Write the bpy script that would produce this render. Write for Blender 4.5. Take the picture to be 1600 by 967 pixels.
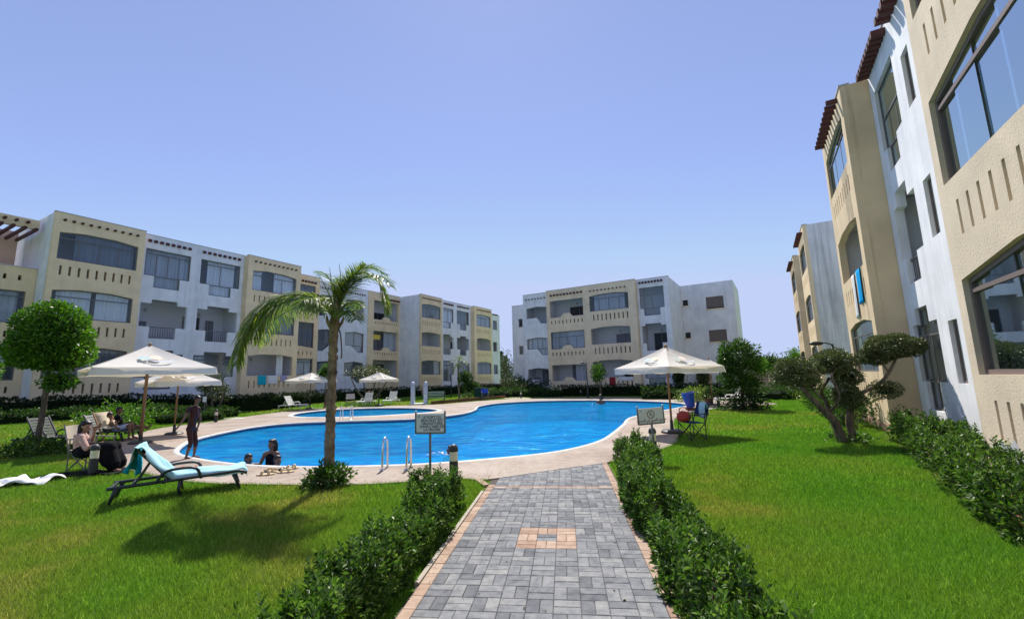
import bpy, bmesh, math, random
import numpy as np
from mathutils import Vector, Matrix, noise
from mathutils.geometry import tessellate_polygon
R = math.radians
PI = math.pi
rnd = random.Random(7)
nr = np.random.default_rng(11)
sc = bpy.context.scene
C = sc.collection
for o in list(bpy.data.objects): bpy.data.objects.remove(o)

# ---------------------------------------------------------------- camera
EYE = Vector((0, 0, 1.65)); PITCH = R(8.9); ROLL = R(-1.5); FPX = 690.0
_cp, _sp, _cr, _sr = math.cos(PITCH), math.sin(PITCH), math.cos(ROLL), math.sin(ROLL)
FWD = Vector((0, _cp, _sp)); _U0 = Vector((0, -_sp, _cp)); _R0 = Vector((1, 0, 0))
RGT = _R0*_cr + _U0*_sr; UPV = -_R0*_sr + _U0*_cr
cam = bpy.data.cameras.new('camera'); cam_o = bpy.data.objects.new('camera', cam); C.objects.link(cam_o)
cam.sensor_fit = 'HORIZONTAL'; cam.sensor_width = 36; cam.lens = 36*FPX/1600
cam.clip_start = .05; cam.clip_end = 3000
_m = Matrix((RGT, UPV, -FWD)).transposed().to_4x4(); _m.translation = EYE
cam_o.matrix_world = _m; sc.camera = cam_o

# ---------------------------------------------------------------- world, sun, exposure
SUN_EL, SUN_AZ = R(53), R(-2)
w = bpy.data.worlds.new('World'); sc.world = w; w.use_nodes = True
nt = w.node_tree; nt.nodes.clear()
sky = nt.nodes.new('ShaderNodeTexSky'); sky.sky_type = 'NISHITA'; sky.sun_disc = False
sky.sun_elevation = SUN_EL; sky.sun_rotation = SUN_AZ; sky.air_density = 1.0; sky.dust_density = .5; sky.ozone_density = 2.2; sky.altitude = 3000
tint = nt.nodes.new('ShaderNodeMix'); tint.data_type = 'RGBA'; tint.blend_type = 'MULTIPLY'; tint.inputs[0].default_value = 1
tint.inputs[7].default_value = (1.10, .95, .95, 1)
bg = nt.nodes.new('ShaderNodeBackground'); bg.inputs[1].default_value = .125
wo = nt.nodes.new('ShaderNodeOutputWorld')
def _wmix(mode, fac, col, src):       # summer haze: evens the sky out and keeps the horizon blue
    x = nt.nodes.new('ShaderNodeMix'); x.data_type = 'RGBA'; x.blend_type = mode; x.inputs[0].default_value = fac; x.inputs[7].default_value = (*col, 1); nt.links.new(src, x.inputs[6]); return x.outputs[2]
nt.links.new(sky.outputs[0], tint.inputs[6])
nt.links.new(_wmix('MIX', .35, (1.75, 2.15, 3.9), _wmix('DARKEN', 1, (2.9, 3.35, 4.5), tint.outputs[2])), bg.inputs[0]); nt.links.new(bg.outputs[0], wo.inputs[0])
sl = bpy.data.lights.new('sun', 'SUN'); sl.energy = 4.0; sl.angle = R(.5); sl.color = (1, .95, .87)
so = bpy.data.objects.new('sun', sl); C.objects.link(so)
SV = Vector((math.sin(SUN_AZ)*math.cos(SUN_EL), math.cos(SUN_AZ)*math.cos(SUN_EL), math.sin(SUN_EL)))
so.rotation_mode = 'QUATERNION'; so.rotation_quaternion = SV.to_track_quat('Z', 'Y'); so.location = (0, 0, 30)
sc.view_settings.view_transform = 'Standard'; sc.view_settings.look = 'None'; sc.view_settings.gamma = 1
sc.view_settings.exposure = 0.8
sc.render.engine = 'CYCLES'; sc.cycles.max_bounces = 8; sc.cycles.transparent_max_bounces = 16
sc.cycles.caustics_reflective = False; sc.cycles.caustics_refractive = False
try: sc.cycles.use_denoising = True
except Exception: pass

# ---------------------------------------------------------------- helpers
def ray(px, py): return RGT*(px-800) + UPV*(483.5-py) + FWD*FPX
def G(px, py, z=0):                       # where the sight line through a measured point meets height z
    d = ray(px, py); t = (z-EYE.z)/d.z; p = EYE + d*t; return Vector((p.x, p.y, z))
def at(px, py, Y):
    d = ray(px, py); t = Y/d.y; return EYE + d*t
def props(o, label=None, cat=None, group=None, kind=None):
    if label: o['label'] = label
    if cat: o['category'] = cat
    if group: o['group'] = group
    if kind: o['kind'] = kind
    return o
def empty(name, loc=(0, 0, 0), rz=0, label=None, cat=None, group=None, kind=None):
    o = bpy.data.objects.new(name, None); C.objects.link(o); o.location = loc; o.rotation_euler = (0, 0, rz)
    o.empty_display_size = .1
    return props(o, label, cat, group, kind)
def link(name, me, mat=None, parent=None, loc=(0, 0, 0), kind=None, smooth=False):
    o = bpy.data.objects.new(name, me); C.objects.link(o); o.location = loc
    if mat is not None and not me.materials: me.materials.append(mat)
    if parent: o.parent = parent
    if kind: o['kind'] = kind
    if smooth: me.shade_smooth()
    return o
def np_mesh(V, F):
    V = np.asarray(V, np.float32); F = np.asarray(F, np.int32); k = F.shape[1]
    me = bpy.data.meshes.new('m'); me.vertices.add(len(V)); me.vertices.foreach_set('co', V.ravel())
    me.loops.add(F.size); me.loops.foreach_set('vertex_index', F.ravel())
    me.polygons.add(len(F)); me.polygons.foreach_set('loop_start', np.arange(0, F.size, k, dtype=np.int32))
    try: me.polygons.foreach_set('loop_total', np.full(len(F), k, np.int32))
    except Exception: pass
    me.update(); me.validate(); return me
class MB:
    def __init__(s): s.v = []; s.f = []
    def add(s, V, F):
        b = len(s.v); s.v += [tuple(p) for p in V]; s.f += [tuple(i+b for i in f) for f in F]; return s
    def box(s, x0, x1, y0, y1, z0, z1):
        if x0 > x1: x0, x1 = x1, x0
        if y0 > y1: y0, y1 = y1, y0
        V = [(x0, y0, z0), (x1, y0, z0), (x1, y1, z0), (x0, y1, z0), (x0, y0, z1), (x1, y0, z1), (x1, y1, z1), (x0, y1, z1)]
        return s.add(V, [(3, 2, 1, 0), (4, 5, 6, 7), (0, 1, 5, 4), (1, 2, 6, 5), (2, 3, 7, 6), (3, 0, 4, 7)])
    def bar(s, a, b, w, h, up=(0, 0, 1)):       # rectangular bar from a to b
        a, b = Vector(a), Vector(b); d = (b-a).normalized(); up = Vector(up)
        if abs(d.dot(up)) > .98: up = Vector((1, 0, 0))
        r = d.cross(up).normalized(); u = r.cross(d)
        V = []
        for p in (a, b):
            for i, j in ((-1, -1), (1, -1), (1, 1), (-1, 1)): V.append(p + r*(w/2*i) + u*(h/2*j))
        return s.add(V, [(0, 1, 2, 3), (7, 6, 5, 4), (0, 4, 5, 1), (1, 5, 6, 2), (2, 6, 7, 3), (3, 7, 4, 0)])
    def tube(s, pts, rad, n=8, cap=True):
        pts = [Vector(p) for p in pts]; m = len(pts)
        if not hasattr(rad, '__len__'): rad = [rad]*m
        V = []; F = []; ref = None
        for i, p in enumerate(pts):
            d = (pts[min(i+1, m-1)] - pts[max(i-1, 0)]).normalized()
            if ref is None: ref = Vector((0, 0, 1)) if abs(d.z) < .9 else Vector((1, 0, 0))
            r = d.cross(ref).normalized(); u = r.cross(d).normalized(); ref = u
            for k in range(n):
                a = 2*PI*k/n; V.append(p + r*(math.cos(a)*rad[i]) + u*(math.sin(a)*rad[i]))
        for i in range(m-1):
            for k in range(n):
                k2 = (k+1) % n; F.append((i*n+k, i*n+k2, (i+1)*n+k2, (i+1)*n+k))
        if cap: F.append(tuple(range(n-1, -1, -1))); F.append(tuple((m-1)*n+k for k in range(n)))
        return s.add(V, F)
    def lathe(s, prof, n=16, c=(0, 0, 0)):
        V = []; F = []; m = len(prof)
        for r, z in prof:
            for k in range(n): a = 2*PI*k/n; V.append((c[0]+r*math.cos(a), c[1]+r*math.sin(a), c[2]+z))
        for i in range(m-1):
            for k in range(n): k2 = (k+1) % n; F.append((i*n+k, i*n+k2, (i+1)*n+k2, (i+1)*n+k))
        F.append(tuple(range(n-1, -1, -1))); F.append(tuple((m-1)*n+k for k in range(n)))
        return s.add(V, F)
    def ell(s, c, r, n=12, m=8):
        prof = [(max(1e-4, math.sin(PI*i/m)), -math.cos(PI*i/m)) for i in range(m+1)]
        b = MB().lathe(prof, n); s.add([(c[0]+x*r[0], c[1]+y*r[1], c[2]+z*r[2]) for x, y, z in b.v], b.f); return s
    def build(s, name, mat, parent=None, kind=None, smooth=False, loc=(0, 0, 0), recalc=False):
        me = bpy.data.meshes.new(name); me.from_pydata([tuple(v) for v in s.v], [], s.f); me.update()
        if recalc:
            b = bmesh.new(); b.from_mesh(me); bmesh.ops.recalc_face_normals(b, faces=b.faces); b.to_mesh(me); b.free()
        return link(name, me, mat, parent, loc, kind, smooth)
def plate(mb, outer, holes, y0, y1, fx=lambda u, y, z: (u, y, z)):
    """slab of polygon (u,z) with holes between depth y0 and y1"""
    loops = [outer] + list(holes)
    flat = [p for l in loops for p in l]
    tris = tessellate_polygon([[Vector((u, z, 0)) for u, z in l] for l in loops])
    n = len(flat)
    V = [fx(u, y0, z) for u, z in flat] + [fx(u, y1, z) for u, z in flat]
    F = []
    for t in tris: F.append(tuple(t)); F.append(tuple(i+n for i in reversed(t)))
    b = 0
    for l in loops:
        m = len(l)
        for i in range(m): j = (i+1) % m; F.append((b+i, b+j, b+j+n, b+i+n))
        b += m
    mb.add(V, F)
def clip(poly, axis, lim, keep_less):
    out = []; m = len(poly)
    for i in range(m):
        a, b = poly[i], poly[(i+1) % m]
        ia = (a[axis] <= lim) == keep_less or a[axis] == lim; ib = (b[axis] <= lim) == keep_less or b[axis] == lim
        if ia: out.append(a)
        if ia != ib:
            t = (lim-a[axis])/(b[axis]-a[axis]); out.append((a[0]+(b[0]-a[0])*t, a[1]+(b[1]-a[1])*t))
    return out
def smooth_loop(P, sub=5):
    n = len(P); out = []
    for i in range(n):
        p0, p1, p2, p3 = (Vector(P[(i+k-1) % n][:2]) for k in range(4))
        for s in range(sub):
            t = s/sub
            out.append(.5*((2*p1)+(-p0+p2)*t+(2*p0-5*p1+4*p2-p3)*t*t+(-p0+3*p1-3*p2+p3)*t**3))
    return out
def smooth_line(P, sub=5):
    P = [Vector(p) for p in P]; out = []; n = len(P)
    for i in range(n-1):
        p0 = P[max(i-1, 0)]; p1 = P[i]; p2 = P[i+1]; p3 = P[min(i+2, n-1)]
        for s in range(sub):
            t = s/sub; out.append(.5*((2*p1)+(-p0+p2)*t+(2*p0-5*p1+4*p2-p3)*t*t+(-p0+3*p1-3*p2+p3)*t**3))
    out.append(P[-1]); return out

# ---------------------------------------------------------------- materials
def mat(name, col, rough=.8, spec=.3, metal=0.0):
    m = bpy.data.materials.new(name); m.use_nodes = True; b = m.node_tree.nodes['Principled BSDF']
    b.inputs['Base Color'].default_value = (*col, 1); b.inputs['Roughness'].default_value = rough
    b.inputs['Metallic'].default_value = metal
    b.inputs['Specular IOR Level'].default_value = spec
    return m
def N(m, t, **k):
    n = m.node_tree.nodes.new(t)
    for a, v in k.items(): setattr(n, a, v)
    return n
def L(m, a, b): m.node_tree.links.new(a, b)
def ramp(m, fac, stops):
    r = N(m, 'ShaderNodeValToRGB'); e = r.color_ramp.elements
    while len(e) < len(stops): e.new(.5)
    for i, (p, c) in enumerate(stops): e[i].position = p; e[i].color = (*c, 1) if len(c) == 3 else c
    L(m, fac, r.inputs[0]); return r
def noise_tex(m, scale, detail=4, coord='Object', stretch=None, rough=.55):
    tc = N(m, 'ShaderNodeTexCoord'); nz = N(m, 'ShaderNodeTexNoise'); nz.inputs['Scale'].default_value = scale
    nz.inputs['Detail'].default_value = detail; nz.inputs['Roughness'].default_value = rough
    if stretch:
        mp = N(m, 'ShaderNodeMapping'); mp.inputs['Scale'].default_value = stretch; L(m, tc.outputs[coord], mp.inputs[0]); L(m, mp.outputs[0], nz.inputs[0])
    else: L(m, tc.outputs[coord], nz.inputs[0])
    return nz
def bump(m, h, strength=.3, dist=.01):
    b = N(m, 'ShaderNodeBump'); b.inputs['Strength'].default_value = strength; b.inputs['Distance'].default_value = dist
    L(m, h, b.inputs['Height']); L(m, b.outputs[0], m.node_tree.nodes['Principled BSDF'].inputs['Normal']); return b
def mixc(m, fac, a, b, mode='MIX'):
    x = N(m, 'ShaderNodeMix', data_type='RGBA', blend_type=mode)
    for i, v in ((0, fac), (6, a), (7, b)):
        if hasattr(v, 'links'): L(m, v, x.inputs[i])
        elif i == 0: x.inputs[0].default_value = v
        else: x.inputs[i].default_value = (*v, 1)
    return x.outputs[2]
def base(m, sock): L(m, sock, m.node_tree.nodes['Principled BSDF'].inputs['Base Color'])
def stucco(name, col, dirt=(.28, .25, .22), amount=.5, streak_pos=(.5, .75), bmp=.35, sf=3.2):
    m = mat(name, col, .9, .15)
    a = noise_tex(m, 1.3, 5); big = ramp(m, a.outputs[0], [(.3, tuple(c*.88 for c in col)), (.7, tuple(min(1, c*1.07) for c in col))])
    s = noise_tex(m, 1.0, 5, stretch=(sf, sf, .16*sf/3.2), rough=.65)
    sr = ramp(m, s.outputs[0], [(streak_pos[0], (0, 0, 0)), (streak_pos[1], (amount,)*3)])
    base(m, mixc(m, sr.outputs[0], big.outputs[0], dirt))
    f = noise_tex(m, 28, 6, rough=.7); bump(m, f.outputs[0], bmp, .012)
    return m
M = {}
M['beige'] = stucco('beige_stucco', (.85, .665, .415), amount=.18)
M['beige_far'] = stucco('pale_beige_stucco', (.83, .68, .46), amount=.24)
M['beige_right'] = stucco('cream_stucco', (.72, .60, .44), amount=.14, bmp=.8)
M['white'] = stucco('white_stucco', (.82, .82, .82), dirt=(.35, .35, .36), amount=.32)
M['white_dirty'] = stucco('streaked_white_stucco', (.74, .74, .74), dirt=(.17, .17, .18), amount=.55, streak_pos=(.47, .7))
M['beige_stained'] = stucco('rain_stained_beige_stucco', (.72, .56, .35), dirt=(.10, .08, .06), amount=.85, streak_pos=(.52, .70), sf=1.7)
M['pink'] = stucco('pink_stucco', (.66, .47, .36), amount=.1)
M['inner'] = mat('balcony_plaster', (.66, .67, .70), .9, .1)
M['plinth'] = stucco('bare_plinth_render', (.42, .27, .18), amount=.5)
M['slab'] = mat('ceiling_plaster', (.5, .5, .5), .9, .1)
M['beam'] = mat('dark_red_beam', (.085, .028, .022), .6, .3)
M['beamlog'] = mat('dark_log', (.09, .045, .03), .8, .2)
M['alu'] = mat('grey_window_frame', (.14, .13, .125), .45, .5)
M['alu_brown'] = mat('brown_window_frame', (.20, .15, .13), .5, .4)
M['dark'] = mat('dark_room', (.02, .022, .028), .5, .4)
M['door'] = mat('dark_blue_glass_door', (.02, .035, .07), .15, .6)
M['yellow'] = mat('yellow_board', (.75, .55, .08), .7, .2)
M['yellow_door'] = mat('yellow_panel', (.45, .38, .10), .6, .3)
def glass(name, tintc, refl_lo, refl_hi, glossy=(.86, .98, 1)):
    m = bpy.data.materials.new(name); m.use_nodes = True; n = m.node_tree; n.nodes.clear()
    out = N(m, 'ShaderNodeOutputMaterial'); mx = N(m, 'ShaderNodeMixShader'); tr = N(m, 'ShaderNodeBsdfTransparent'); gl = N(m, 'ShaderNodeBsdfGlossy')
    tr.inputs[0].default_value = (*tintc, 1); gl.inputs[0].default_value = (*glossy, 1); gl.inputs['Roughness'].default_value = .02
    lw = N(m, 'ShaderNodeLayerWeight'); lw.inputs[0].default_value = .35
    mr = N(m, 'ShaderNodeMapRange'); mr.inputs[3].default_value = refl_lo; mr.inputs[4].default_value = refl_hi
    L(m, lw.outputs['Facing'], mr.inputs[0]); L(m, mr.outputs[0], mx.inputs[0]); L(m, tr.outputs[0], mx.inputs[1]); L(m, gl.outputs[0], mx.inputs[2]); L(m, mx.outputs[0], out.inputs[0])
    return m
M['glass'] = glass('window_glass', (.86, .89, .92), .04, .24)
M['glass_near'] = glass('clean_sheet_glass', (.5, .6, .62), .38, .85)
def curtain_mat(name, col):
    m = mat(name, col, .9, .1)
    s = noise_tex(m, 1.0, 3, stretch=(9, 9, .15)); base(m, ramp(m, s.outputs[0], [(.3, tuple(c*.72 for c in col)), (.7, col)]).outputs[0]); return m
M['cur_white'] = curtain_mat('white_curtain', (.82, .85, .88))
M['cur_grey'] = curtain_mat('grey_curtain', (.50, .53, .58))
M['cur_dark'] = curtain_mat('slate_curtain', (.24, .26, .30))
M['cur_beige'] = curtain_mat('beige_curtain', (.5, .45, .37))
def leafm(name, cols, tr=.35, rough=.45):
    m = bpy.data.materials.new(name); m.use_nodes = True; b = m.node_tree.nodes['Principled BSDF']
    geo = N(m, 'ShaderNodeNewGeometry')
    rp = ramp(m, geo.outputs['Random Per Island'], [(i/(len(cols)-1), c) for i, c in enumerate(cols)])
    nz = noise_tex(m, 2.2, 3); v = ramp(m, nz.outputs[0], [(.3, (.66, .7, .6)), (.7, (1.22, 1.18, 1.05))])
    col = mixc(m, 1.0, rp.outputs[0], v.outputs[0], 'MULTIPLY')
    L(m, col, b.inputs['Base Color']); b.inputs['Roughness'].default_value = rough; b.inputs['Specular IOR Level'].default_value = .35
    t = N(m, 'ShaderNodeBsdfTranslucent'); L(m, mixc(m, 1.0, col, (1.1, 1.3, .5), 'MULTIPLY'), t.inputs[0])
    mx = N(m, 'ShaderNodeMixShader'); mx.inputs[0].default_value = tr
    out = m.node_tree.nodes['Material Output']; L(m, b.outputs[0], mx.inputs[1]); L(m, t.outputs[0], mx.inputs[2]); L(m, mx.outputs[0], out.inputs[0])
    return m
M['leaf_hedge'] = leafm('glossy_hedge_leaf', [(.025, .06, .012), (.05, .115, .02), (.09, .18, .035), (.22, .32, .10)])
M['leaf_dark'] = leafm('dark_hedge_leaf', [(.012, .028, .010), (.02, .045, .012), (.035, .07, .018)], .2)
M['leaf_mid'] = leafm('mid_green_leaf', [(.03, .075, .012), (.05, .11, .02), (.09, .17, .03)], .3)
M['leaf_bright'] = leafm('bright_green_leaf', [(.045, .12, .01), (.08, .19, .016), (.15, .29, .03)], .4)
M['leaf_olive'] = leafm('grey_green_olive_leaf', [(.06, .08, .03), (.105, .13, .055), (.19, .21, .10)], .15)
M['leaf_far'] = leafm('far_tree_leaf', [(.03, .055, .02), (.05, .08, .03), (.08, .11, .05)], .2)
M['leaf_yellow'] = leafm('yellow_green_leaf', [(.12, .2, .03), (.2, .28, .05), (.34, .4, .14)], .3)
M['palm_leaf'] = leafm('palm_leaflet', [(.06, .11, .02), (.11, .17, .035), (.19, .24, .06), (.32, .31, .10)], .45)
M['bark'] = mat('grey_brown_bark', (.13, .10, .075), .95, .1)
_f = noise_tex(M['bark'], 14, 6, stretch=(1, 1, .25)); base(M['bark'], ramp(M['bark'], _f.outputs[0], [(.3, (.06, .045, .035)), (.7, (.2, .16, .12))]).outputs[0]); bump(M['bark'], _f.outputs[0], .8, .02)
M['palm_bark'] = mat('palm_trunk_bark', (.22, .17, .12), .95, .1)
_f = noise_tex(M['palm_bark'], 9, 6, stretch=(1, 1, .8)); base(M['palm_bark'], ramp(M['palm_bark'], _f.outputs[0], [(.32, (.10, .075, .05)), (.5, (.22, .165, .115)), (.7, (.34, .27, .19))]).outputs[0]); bump(M['palm_bark'], _f.outputs[0], .9, .02)
# ---------------------------------------------------------------- ground, pools, deck, path
def grass_colour(m, blade):
    tc = N(m, 'ShaderNodeTexCoord')
    n1 = N(m, 'ShaderNodeTexNoise'); n1.inputs['Scale'].default_value = .55; n1.inputs['Detail'].default_value = 5; L(m, tc.outputs['Object'], n1.inputs[0])
    n2 = N(m, 'ShaderNodeTexNoise'); n2.inputs['Scale'].default_value = .16; n2.inputs['Detail'].default_value = 3; L(m, tc.outputs['Object'], n2.inputs[0])
    sx = N(m, 'ShaderNodeSeparateXYZ'); L(m, tc.outputs['Object'], sx.inputs[0])
    mr = N(m, 'ShaderNodeMapRange'); mr.inputs[1].default_value = 1.5; mr.inputs[2].default_value = -2.0; mr.inputs[3].default_value = -.13; mr.inputs[4].default_value = -.035; L(m, sx.outputs[0], mr.inputs[0])
    ad = N(m, 'ShaderNodeMath', operation='ADD'); L(m, n1.outputs[0], ad.inputs[0]); L(m, mr.outputs[0], ad.inputs[1])
    ad2 = N(m, 'ShaderNodeMath', operation='MULTIPLY_ADD'); L(m, n2.outputs[0], ad2.inputs[0]); ad2.inputs[1].default_value = .8; L(m, ad.outputs[0], ad2.inputs[2])
    r = ramp(m, ad2.outputs[0], [(.62, (.085, .24, .018)), (.86, (.125, .275, .024)), (1.02, (.16, .27, .03)), (1.2, (.26, .29, .06))])
    for e, p in zip(r.color_ramp.elements, (.50, .70, .88, 1.0)): e.position = p
    col = r.outputs[0]
    if blade:
        geo = N(m, 'ShaderNodeNewGeometry'); v = ramp(m, geo.outputs['Random Per Island'], [(0, (.55, .6, .5)), (.5, (1, 1, 1)), (.85, (1.4, 1.35, 1.4)), (1, (2.8, 2.0, 5))])
        col = mixc(m, 1.0, col, v.outputs[0], 'MULTIPLY')
    return col
M['lawn'] = mat('lawn_turf', (.06, .12, .02), .95, .05)
_c = grass_colour(M['lawn'], False)
_f = noise_tex(M['lawn'], 60, 5, rough=.8); _v = ramp(M['lawn'], _f.outputs[0], [(.3, (.45, .5, .5)), (.7, (1.15, 1.15, 1.0))])
base(M['lawn'], mixc(M['lawn'], 1.0, _c, _v.outputs[0], 'MULTIPLY')); bump(M['lawn'], _f.outputs[0], 1, .04)
M['blade'] = mat('grass_blade', (.1, .2, .02), .55, .25)
_c = grass_colour(M['blade'], True); base(M['blade'], _c)
_t = N(M['blade'], 'ShaderNodeBsdfTranslucent'); L(M['blade'], mixc(M['blade'], 1.0, _c, (1.2, 1.25, .6), 'MULTIPLY'), _t.inputs[0])
_x = N(M['blade'], 'ShaderNodeMixShader'); _x.inputs[0].default_value = .4
L(M['blade'], M['blade'].node_tree.nodes['Principled BSDF'].outputs[0], _x.inputs[1]); L(M['blade'], _t.outputs[0], _x.inputs[2]); L(M['blade'], _x.outputs[0], M['blade'].node_tree.nodes['Material Output'].inputs[0])

pool = smooth_loop([(-9.25, 12.6), (-10.1, 14.3), (-10.45, 16.1), (-10.4, 18.1), (-9.5, 19.4), (-7.2, 19.75), (-4.7, 19.9), (-3.2, 21.1), (-2.4, 22.9), (-2.15, 25.3), (-2.15, 28.2),
                    (-.9, 31.2), (2.0, 32.6), (5.3, 31.8), (8.1, 29.4), (9.5, 26.6), (9.15, 24.0), (6.9, 21.0), (4.65, 18.1), (3.7, 15.6), (2.9, 13.5), (2.08, 11.65), (.95, 10.3), (-.4, 9.62), (-1.8, 9.22), (-3.2, 9.15), (-4.6, 9.3), (-5.9, 9.75), (-7.2, 10.5), (-8.4, 11.45)], 5)
kids = smooth_loop([(-12.0, 24.4), (-12.4, 26.2), (-11.6, 28.3), (-9.6, 29.1), (-7.0, 28.4), (-5.0, 26.7), (-4.25, 25.0), (-4.6, 23.8), (-5.9, 22.8), (-7.7, 22.15), (-9.6, 22.3), (-11.1, 23.1)], 5)
def offs(loop, d):
    n = len(loop); out = []
    area = sum(loop[i].x*loop[(i+1) % n].y - loop[(i+1) % n].x*loop[i].y for i in range(n))
    s = 1 if area > 0 else -1
    for i in range(n):
        t = (loop[(i+1) % n]-loop[i-1]).normalized(); out.append(loop[i] + Vector((t.y, -t.x))*d*s)
    return out
def inside(x, y, loop):
    c = False; n = len(loop)
    for i in range(n):
        a, b = loop[i], loop[i-1]
        if (a[1] > y) != (b[1] > y) and x < (b[0]-a[0])*(y-a[1])/(b[1]-a[1])+a[0]: c = not c
    return c
deck_pts = [(-13.1, 15.3), (-11.4, 12.9), (-9.9, 11.2), (-8.3, 9.7), (-6.9, 8.75), (-5.6, 8.05), (-4.3, 7.74), (-2.58, 7.55), (-1.64, 7.68), (-.9, 7.78), (-.48, 7.67), (.87, 8.40), (1.66, 8.80), (2.59, 9.55), (3.19, 10.15),
            (4.1, 11.5), (4.85, 13.8), (5.68, 16.2), (6.9, 18.6), (9.04, 20.9), (11.0, 22.5), (13.6, 23.3), (13.2, 26.6), (11.4, 29.8), (9.6, 33.6), (6.4, 36.3), (2.2, 37.4), (-.6, 36.6), (-3.4, 33.9), (-5.2, 31.4), (-8.5, 31.2), (-12.4, 30.9), (-14.0, 28.6), (-14.4, 25.4), (-14.3, 21.6), (-14.6, 18.6)]
deck = smooth_loop(deck_pts, 4)
# path frame: origin on its left inner edge, +x right, +y away
PA = R(6.4); PO = Vector((-.56, 5.3)); PX = Vector((math.cos(PA), -math.sin(PA))); PY = Vector((math.sin(PA), math.cos(PA)))
PW = 1.8
def pw(x, y): p = PO + PX*x + PY*y; return p
def sheet(name, loop, holes, z, m, kind='structure', parent=None):
    mb = MB(); loops = [[(p[0], p[1]) for p in loop]] + [[(p[0], p[1]) for p in h] for h in holes]
    flat = [p for l in loops for p in l]; tris = tessellate_polygon([[Vector((x, y, 0)) for x, y in l] for l in loops])
    F = []
    for t in tris:
        a, b, c = (Vector(flat[i]) for i in t)
        if (b-a).cross(c-a) < 0: t = (t[0], t[2], t[1])
        F.append(tuple(t))
    mb.add([(x, y, z) for x, y in flat], F)
    return mb.build(name, m, parent, kind)
big = [(-900, -60), (900, -60), (900, 1500), (-900, 1500)]
sheet('lawn_ground', big, [offs(pool, .12), offs(kids, .12)], -.012, M['lawn'])
# distant dry ground, beyond the estate
M['dry'] = mat('dry_ground', (.2, .16, .1), .95, .05)
sheet('field', [(-900, 110), (900, 110), (900, 1490), (-900, 1490)], [], .0, M['dry'])
# lawn rising towards the left building
AZL = R(29.3); dL = Vector((math.sin(AZL), math.cos(AZL))); nL = Vector((math.cos(AZL), -math.sin(AZL)))
def sst(a, b, x): t = min(1, max(0, (x-a)/(b-a))); return t*t*(3-2*t)
def rise(x, y):
    p = Vector((x, y)); s = 30.5 + p.dot(nL); u = p.dot(dL)
    h1 = .42*sst(12.5, 4.5, s)*(1-sst(11, 21, u))*sst(0, 3.6, -15.0-x); h2 = .22*sst(4.0, 1.2, s)*sst(15, 22, u)
    return max(h1, h2) - .03
V = []; F = []; nx, ny = 70, 70
for j in range(ny+1):
    for i in range(nx+1):
        s = -2 + 15.5*i/nx; u = -12 + 66*j/ny; p = nL*(s-30.5) + dL*u; V.append((p.x, p.y, rise(p.x, p.y)))
for j in range(ny):
    for i in range(nx):
        a = j*(nx+1)+i; q = (a, a+1, a+nx+2, a+nx+1)
        if max(V[k][2] for k in q) < -.012 or any(inside(V[k][0], V[k][1], deck_pts) for k in q): continue
        F.append(q)
V = np.array(V); me = np_mesh(V, F); me.shade_smooth(); o = link('lawn_slope', me, M['lawn'], kind='structure')
# deck
M['deck'] = mat('pinkish_stone_deck', (.5, .42, .35), .75, .25)
_a = noise_tex(M['deck'], .8, 6); _b = noise_tex(M['deck'], 7, 6, rough=.7)
_r1 = ramp(M['deck'], _a.outputs[0], [(.3, (.25, .185, .145)), (.5, (.33, .265, .215)), (.72, (.39, .335, .285))])
_r2 = ramp(M['deck'], _b.outputs[0], [(.3, (.72, .72, .74)), (.6, (1.05, 1.04, 1.02))]); base(M['deck'], mixc(M['deck'], 1, _r1.outputs[0], _r2.outputs[0], 'MULTIPLY')); bump(M['deck'], _b.outputs[0], .4, .01)
M['coping'] = mat('white_pool_coping', (.68, .66, .62), .6, .3)
_a = noise_tex(M['coping'], 5, 5); base(M['coping'], ramp(M['coping'], _a.outputs[0], [(.3, (.44, .42, .39)), (.7, (.60, .59, .56))]).outputs[0])
def ring_wall(mb, loop, z0, z1):
    n = len(loop); b = len(mb.v)
    mb.v += [(p[0], p[1], z0) for p in loop] + [(p[0], p[1], z1) for p in loop]
    mb.f += [(b+i, b+(i+1) % n, b+n+(i+1) % n, b+n+i) for i in range(n)]
dk = sheet('pool_deck', deck, [offs(pool, .11), offs(kids, .24)], .018, M['deck'])
mb = MB(); ring_wall(mb, deck, -.03, .018); mb.build('deck_edge', M['deck'], kind='structure')
for lp, nm in ((pool, 'pool_coping'), (kids, 'small_pool_coping')):
    mb = MB(); n = len(lp); o_ = offs(lp, .11 if lp is pool else .24); i_ = offs(lp, -.02)
    mb.v += [(p.x, p.y, .016) for p in o_] + [(p.x, p.y, .030) for p in offs(lp, .09 if lp is pool else .22)] + [(p.x, p.y, .030) for p in offs(lp, .01)] + [(p.x, p.y, .01) for p in i_] + [(p.x, p.y, -.03) for p in i_]
    for k in range(4):
        for i in range(n): j = (i+1) % n; mb.f.append((k*n+i, k*n+j, (k+1)*n+j, (k+1)*n+i))
    mb.build(nm, M['coping'], kind='structure', smooth=True, recalc=True)
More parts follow.
